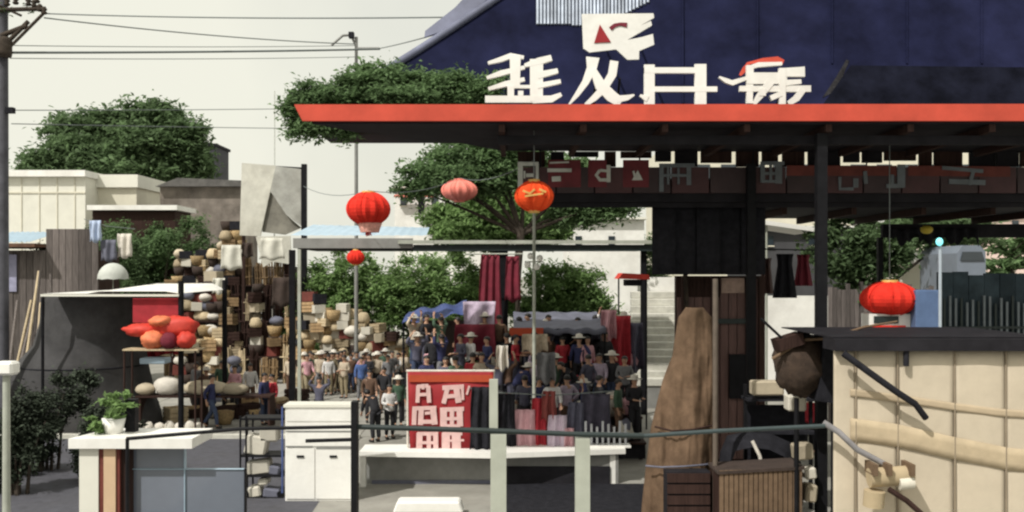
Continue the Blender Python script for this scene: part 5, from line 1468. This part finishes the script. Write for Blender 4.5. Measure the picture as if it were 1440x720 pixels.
CR = 'people crowding the market square'
PEOPLE = [  # px, distance, turn, pose, shirt, trousers, hat, label
    (548, 31.0, .5, 'hold', 'white', 'black', 0, 'person in a white shirt and black trousers standing left of the red banner'),
    (528, 30.4, -2.4, 'bend', 'black', 'black', 0, 'person all in black bending forward beside the person in white'),
    (449, 33.5, .0, 'raise', 'slate', 'black', 0, 'person in dark slate with both arms raised behind the white cabinet'),
    (372, 33.8, 1.2, 'stand', 'navy', 'denim', 0, 'person in a navy top beside the right end of the trestle table'),
    (382, 34.2, -.6, 'stand', 'red', 'black', 0, 'person in a red top just behind the navy-clad person'),
    (298, 33.0, 1.5, 'walk', 'navy', 'denim', 0, 'person in dark navy walking past the row of white bundles'),
    (670, 34.4, .1, 'hold', 'lilac', 'grey', 0, 'person in a pale lilac top standing before the maroon drape'),
    (868, 29.2, -.2, 'hip', 'red', 'black', 0, 'person in a red top with a hand on the hip beside the white steps'),
    (886, 29.8, .4, 'stand', 'pink', 'grey', 0, 'person in a pink top at the foot of the white steps'),
    (760, 27.6, .2, 'hold', 'grey', 'black', 0, 'person in a grey top facing the dull pink banner'),
    (776, 27.0, 3.4, 'stand', 'black', 'black', 0, 'person in black seen from behind near the dull pink banner'),
    (716, 27.2, 2.9, 'stand', 'black', 'denim', 0, 'person in black and denim seen from behind beside the red banner'),
    (735, 28.4, -.4, 'walk', 'navy', 'black', 0, 'person in navy walking under the slate awning'),
    (800, 28.0, .3, 'hold', 'brown', 'black', 0, 'person in brown holding goods under the slate awning'),
    (820, 27.4, 3.0, 'stand', 'slate', 'slate', 0, 'person in a dark slate coat with their back to the steps'),
    (842, 27.2, 2.8, 'hip', 'slate', 'black', 0, 'person in a slate coat standing behind the white barred rack'),
    (858, 28.2, .3, 'stand', 'black', 'black', 0, 'person in black between the barred rack and the person in red'),
    (790, 29.6, .0, 'stand', 'beige', 'brown', 1, 'person in beige with a pale hat under the slate awning'),
    (748, 30.0, .6, 'stand', 'white', 'denim', 0, 'person in white and denim under the orange sign board'),
    (700, 29.4, -.4, 'hold', 'black', 'grey', 0, 'person in black holding a parcel behind the red banner'),
    (680, 28.8, .7, 'stand', 'green', 'black', 0, 'person in dark green behind the top of the red banner'),
    (655, 29.5, .2, 'stand', 'brown', 'denim', 0, 'person in brown and denim behind the red banner'),
    (636, 29.0, -.3, 'hold', 'beige', 'black', 1, 'person in beige with a pale hat behind the red banner'),
    (614, 29.7, .2, 'stand', 'black', 'black', 0, 'person in plain black behind the left half of the red banner'),
    (592, 30.5, .9, 'walk', 'grey', 'khaki', 0, 'person in grey and khaki walking left of the dark stall'),
    (560, 33.5, .3, 'stand', 'green', 'black', 1, 'person in green with a pale hat near the dark stall'),
    (540, 36.5, -.3, 'hip', 'black', 'brown', 0, 'person in black and brown before the piled cartons'),
    (508, 40.0, .4, 'stand', 'blue', 'grey', 0, 'person in blue and grey standing against the piled cartons'),
    (484, 41.0, -.5, 'hold', 'beige', 'khaki', 0, 'person in beige and khaki beside the piled cartons'),
    (462, 42.0, .1, 'stand', 'white', 'khaki', 0, 'person in white and khaki far back before the cartons'),
    (432, 41.5, .6, 'walk', 'pink', 'khaki', 0, 'person in pink and khaki walking before the stick bundles'),
    (408, 42.0, -.2, 'stand', 'beige', 'brown', 0, 'person in beige and brown beside the stick bundles'),
    (352, 37.5, .2, 'stand', 'white', 'brown', 0, 'person in white and brown behind the trestle table'),
    (330, 36.4, -.4, 'hold', 'pink', 'black', 0, 'person in pink and black behind the trestle table'),
    (312, 38.2, .5, 'stand', 'green', 'khaki', 0, 'person in green and khaki behind the trestle table'),
    (290, 36.5, .1, 'hip', 'brown', 'black', 1, 'person in brown with a pale hat beside the red stall'),
    (276, 38.0, -.5, 'stand', 'grey', 'black', 0, 'person in grey and black behind the red cloth bundles'),
    (40, 37.0, .4, 'stand', 'lilac', 'denim', 0, 'person in lilac and denim standing by the bamboo poles'),
    (60, 39.0, -.3, 'walk', 'beige', 'black', 0, 'person in beige walking in front of the plank shack'),
    (14, 38.0, .2, 'hip', 'blue', 'black', 0, 'person in blue and black at the far left by the shack'),
    (1112, 27.5, .2, 'hip', 'black', 'white', 0, 'person in black and white before the low white wall'),
    (1138, 28.3, -.3, 'stand', 'red', 'black', 0, 'person in red and black beside the black canopy post'),
    (520, 34.5, .2, 'walk', 'brown', 'black', 0, 'person in brown and black walking across the open square'),
]
# tiered stand below the awning and behind the red banner
sn = thing('tiered_stand', 'dark tiered timber stand crowded with people behind the counter', 'stand', (X(735, 30), 30, 0))
ROWS = [(27.9, .5, 700, 905), (29.2, 1.0, 588, 900), (30.6, 1.5, 574, 885), (32.3, 2.0, 570, 890)]
for dd, zz, a, b in ROWS:
    for k in range(2):
        MB().box(X(a, dd), X(b, dd), dd - .62 + k * .56, dd - .62 + k * .56 + .54, zz - .05, zz - .002).build('plank', M_darkwood, sn)
    MB().box(X(a, dd), X(b, dd), dd - .42, dd - .38, zz - .46, zz - .053).build('riser', M_soffit, sn)
    for k in range(4):
        x = X(a + 6 + (b - a - 12) * k / 3, dd)
        MB().box(x - .05, x + .05, dd - .36, dd - .26, 0, zz - .054).build('leg', M_darkwood, sn)
used_l = set()
SHC = ['black', 'black', 'slate', 'navy', 'black', 'slate', 'grey', 'green', 'brown', 'black', 'navy', 'white', 'red', 'pink', 'beige', 'lilac']
TRC = ['black', 'black', 'slate', 'denim', 'brown', 'grey']
TN = ['lowest', 'second', 'third', 'top']
for ri, (dd, zz, a, b) in enumerate(ROWS):
    px = a + 12
    while px < b - 8:
        for _ in range(60):
            shc, trc, hat = random.choice(SHC), random.choice(TRC), random.random() < .16
            half = 'below the awning' if 724 < px < 852 else 'right of the awning' if px >= 852 else 'left of the awning'
            lab = f'{"pale-hatted " if hat else ""}person in {shc} and {trc} on the {TN[ri]} step {half}'
            if lab not in used_l: break
        used_l.add(lab)
        PEOPLE.append((px, dd + random.uniform(-.3, .3), random.uniform(-3.1, 3.1), random.choice(['stand', 'hold', 'hip', 'bend', 'walk', 'raise', 'hold']), shc, trc, hat, lab, zz))
        px += random.uniform(11, 30)
for k in range(26):
    px = 425 + k * 5.6 + random.uniform(-3, 3)
    for _ in range(60):
        shc, trc, hat = random.choice(['beige', 'white', 'grey', 'khaki', 'black', 'brown', 'pink', 'blue', 'green']), random.choice(['khaki', 'black', 'brown', 'denim', 'grey']), random.random() < .3
        lab = f'{"pale-hatted " if hat else ""}person in {shc} and {trc} in the far crowd before the piled goods'
        if lab not in used_l: break
    used_l.add(lab)
    PEOPLE.append((px, random.uniform(42, 44.6), random.uniform(-.8, .8), random.choice(['stand', 'hold', 'hip', 'walk']), shc, trc, hat, lab, 0.0))
# bundles, bags and pale cloths carried up among the crowd
BW = [('white', M_sack), ('black', M_dark), ('pink', M_shirt['pink']), ('crimson', M_shirt['red']), ('brown', M_brown), ('slate', M_slate), ('cream', M_palebox)]
for k in range(46):
    ri = random.randrange(4); dd, zz, a, b = ROWS[ri]
    px = random.uniform(a + 8, b - 8); cw, m_ = random.choice(BW)
    h_ = random.uniform(.18, .36); dd -= .42
    tag(MB().blob((X(px, dd), dd, zz + h_), random.uniform(.16, .36), .22, h_, 12, 8, .14).build('cloth_bag', m_), f'{cw} cloth bag set down on the {TN[ri]} step of the crowded stand', 'bag', 'bags among the crowd')
for i, (px, py, w, h, dd, m, lab) in enumerate([(674, 432, 46, 46, 32.0, M_shirt['lilac'], 'pale lilac cloth spread in front of the maroon drape'), (668, 464, 56, 40, 31.6, M_maroon, 'crimson cloth below the pale lilac cloth'), (872, 452, 30, 64, 31.3, M_shirt['red'], 'red cloth held up beside the white steps'),
                                               (856, 444, 22, 34, 31.0, M_shirt['pink'], 'pink-white cloth held up left of the red cloth'), (752, 478, 36, 18, 28.5, M_shirt['beige'], 'beige cloth held up below the orange board'), (768, 504, 26, 34, 27.4, M_shirt['grey'], 'grey cloth lower in the middle of the crowd'),
                                               (893, 462, 22, 60, 31.8, M_shirt['slate'], 'slate cloth beside the red cloth at the steps'), (706, 494, 16, 26, 26.6, M_sack, 'small white cloth peak above the red banner')]):
    tag(MB().sheet(drape(X(px - w / 2, dd), X(px + w / 2, dd), Z(py - 8, dd), Z(py + h, dd), dd, 1.6, .14, random.uniform(-.15, .2)), 18, 10, .04).build('held_cloth', m), lab, 'cloth', 'cloths in the crowd')
for k in range(34):
    px = random.uniform(196, 420); dd = random.uniform(33.2, 39.5)
    if 335 < px < 400 and dd < 34.5: dd += 2
    v_ = random.choice(['sack', 'basket', 'carton', 'crate']); q_ = random.randrange(len(KIND[v_][0]))
    place(KIND[v_][0][q_], (X(px, dd), dd, .03), random.uniform(-1, 1), v_, f'{COLW[(v_, q_)]} {v_} set on the paving {"left" if px < 270 else "midway" if px < 345 else "right"} before the staging', KIND[v_][1], 'goods on the paving', random.uniform(.8, 1.3))
drop = ('grey top facing the dull', 'black seen from behind near', 'black and denim seen', 'navy walking under', 'brown holding goods', 'dark slate coat with', 'slate coat standing behind', 'black between the barred', 'beige with a pale hat under', 'white and denim under',
        'black holding a parcel', 'dark green behind', 'brown and denim behind', 'beige with a pale hat behind', 'plain black behind')
PEOPLE = [p_ for p_ in PEOPLE if not any(q in p_[7] for q in drop)]
PEOPLE = [(p_[0], 32.9, *p_[2:8], 2.0) if 'lilac top standing before' in p_[7] else p_ for p_ in PEOPLE]
PEOPLE = [(p_[0], 32.0, *p_[2:8], 2.0) if 'red top with a hand on the hip' in p_[7] else p_ for p_ in PEOPLE]
PEOPLE = [(p_[0], 33.4, *p_[2:]) if 'pink top at the foot' in p_[7] else p_ for p_ in PEOPLE]
for px, dd, rz, pose, shc, trc, hat, lab, *zz in PEOPLE:
    person(X(px, dd), dd, rz, pose, shc, trc, lab, CR, bool(hat), random.uniform(.95, 1.04), zz[0] if zz else 0.0)

# black dresses hanging between the posts, and a red one
for i, (px, py, w, h, m, lab) in enumerate([(1104, 388, 34, 62, M_dark, 'black dress hanging below the sloping white awning'), (1130, 380, 26, 44, M_maroon, 'dark red cloth hanging beside the black dress'), (1078, 388, 20, 50, M_redwood, 'narrow maroon cloth hanging left of the black dress')]):
    d = 27.6 + i * .3
    def f(u, v, px=px, w=w, py=py, h=h, d=d):
        ww = w * (1.0 - .55 * v + .25 * max(0, v - .8) * 5)
        return P(px + ww * (u - .5), py + h / 2 - h * v, d + .06 * math.sin(u * 14))
    tag(MB().sheet(f, 20, 8, .06).build('hanging_garment', m), lab, 'garment', 'garments hung below the white awning')
tag(MB().tube([P(1060, 350, 27.7), P(1150, 352, 28.2)], .02, 6).build('clothes_rail', M_black), 'thin rail carrying the black dress and red cloth', 'rail')
for px in (1062, 1149):
    pass

# ------------------------------------------------------------------ poles and wires
up = thing('utility_pole', 'dark utility pole with crossed arms at the left edge', 'utility pole', (X(4, 32), 32, 0))
d = 32
MB().tube([(X(4, d), d, 0), (X(4, d), d, Z(-30, d))], .19, 12, r1=.15).build('pole', mat('pole_grey', (.085, .085, .10), .8, .4, 2, .2), up)
MB().lathe((X(10, d), d - .25, Z(82, d)), [(.001, 0), (.24, 0), (.26, .1), (.26, .5), (.2, .6), (.001, .62)], 14).build('transformer', M_bark, up)
for a, b, r in (((8, 62), (40, 30), .07), ((14, 66), (62, 18), .05), ((2, 50), (38, 36), .08), ((-10, 14), (64, 12), .07), ((-10, 4), (30, 22), .04)):
    MB().tube([P(*a, d - .2), P(*b, d - .2)], r, 7).build('arm', M_bark, up)
for px, py in ((48, 10), (56, 16), (62, 20), (40, 8), (22, 6), (10, 8), (52, 4)):
    MB().lathe(P(px, py, d - .2), [(.001, 0), (.07, 0), (.1, .05), (.05, .1), (.1, .15), (.05, .22), (.001, .24)], 10).build('insulator', M_bark, up)
MB().box(X(12, d), X(22, d), d - .2, d, Z(160, d), Z(152, d)).build('junction_box', M_dark, up)
c = P(14, 12, d)
leaves(clump_points([(c.x - .2, c.y, c.z, .7, .4, .25), (c.x + .6, c.y, c.z + .15, .4, .3, .2)], 160, np.random.default_rng(2)), .07, M_leaf_dark, 'creeper', up)
sp2 = thing('wire_pole', 'slim grey wire pole with a bent arm left of the navy roof', 'utility pole', (X(501, 44), 44, 0))
d2 = 44
MB().tube([(X(501, d2), d2, 0), (X(501, d2), d2, Z(52, d2))], .09, 8, r1=.07).build('pole', M_grey, sp2)
for a, b in (((466, 64), (482, 50)), ((482, 50), (494, 49)), ((493, 48), (501, 66)), ((500, 68), (534, 68))):
    MB().tube([P(*a, d2), P(*b, d2)], .055, 6).build('arm', M_grey, sp2)
MB().box(X(491, d2), X(498, d2), d2 - .2, d2 + .1, Z(54, d2), Z(46, d2)).build('insulator', M_dark, sp2)
tp2 = thing('thin_mast', 'very thin mast standing against the pale sky beside the hoarding', 'mast', (X(386, 70), 70, 0))
MB().tube([(X(386, 70), 70, 0), (X(386, 70), 70, Z(128, 70))], .045, 6).build('mast', M_signpale, tp2)
WI = [((62, 19), (640, 24), .02, 6, 'upper thin overhead wire reaching the navy roof'), ((62, 25), (501, 62), .022, 10, 'slanting overhead wire from the arm tips to the slim pole'),
      ((20, 64), (501, 64), .014, 4, 'faint overhead wire just above the thick one'), ((18, 74), (534, 69), .042, 3, 'thickest overhead wire to the slim pole'), ((14, 82), (501, 80), .014, 4, 'faint overhead wire just below the thick one'),
      ((16, 155), (640, 148), .016, 6, 'faint low overhead wire above the shade tree'), ((16, 174), (640, 182), .016, 4, 'lowest faint overhead wire crossing the shade tree top'), ((534, 68), (640, 40), .02, 3, 'short wire rising from the slim pole to the roof hip')]
for a, b, r, sag, lab in WI:
    A = P(*a, 32); B_ = P(*b, 44)
    if a[0] == 534: A = P(*a, 44)
    if b[0] == 640: B_ = P(*b, 27.5 if b[1] < 60 else 60)
    if a[0] == 62 and b[0] == 640: B_ = P(*b, 27)
    pts = []
    for i in range(25):
        t_ = i / 24
        q = A.lerp(B_, t_); q.z -= sag / F * 36 * 4 * t_ * (1 - t_) * .5
        pts.append(q)
    tag(MB().tube(pts, r, 6).build('overhead_wire', M_rope), lab, 'wire', 'overhead wires')

# things that look alike in one place get told apart by their order from left to right
by = {}
for o in bpy.data.objects:
    if o.parent is None and o.get('label') and o.get('category'):
        by.setdefault(o['label'], []).append(o)
WORDS = {2: ['left-hand', 'right-hand'], 3: ['leftmost', 'middle', 'rightmost'], 4: ['leftmost', 'second', 'third', 'rightmost'], 5: ['leftmost', 'second', 'third', 'fourth', 'rightmost'], 6: ['leftmost', 'second', 'third', 'fourth', 'fifth', 'rightmost'], 7: ['leftmost', 'second', 'third', 'fourth', 'fifth', 'sixth', 'rightmost'], 8: ['leftmost', 'second', 'third', 'fourth', 'fifth', 'sixth', 'seventh', 'rightmost']}
for lab, os_ in by.items():
    if 2 <= len(os_) <= 8:
        for o, w in zip(sorted(os_, key=lambda q: q.location.x / q.location.y), WORDS[len(os_)]):
            o['label'] = f'{w} {lab}'
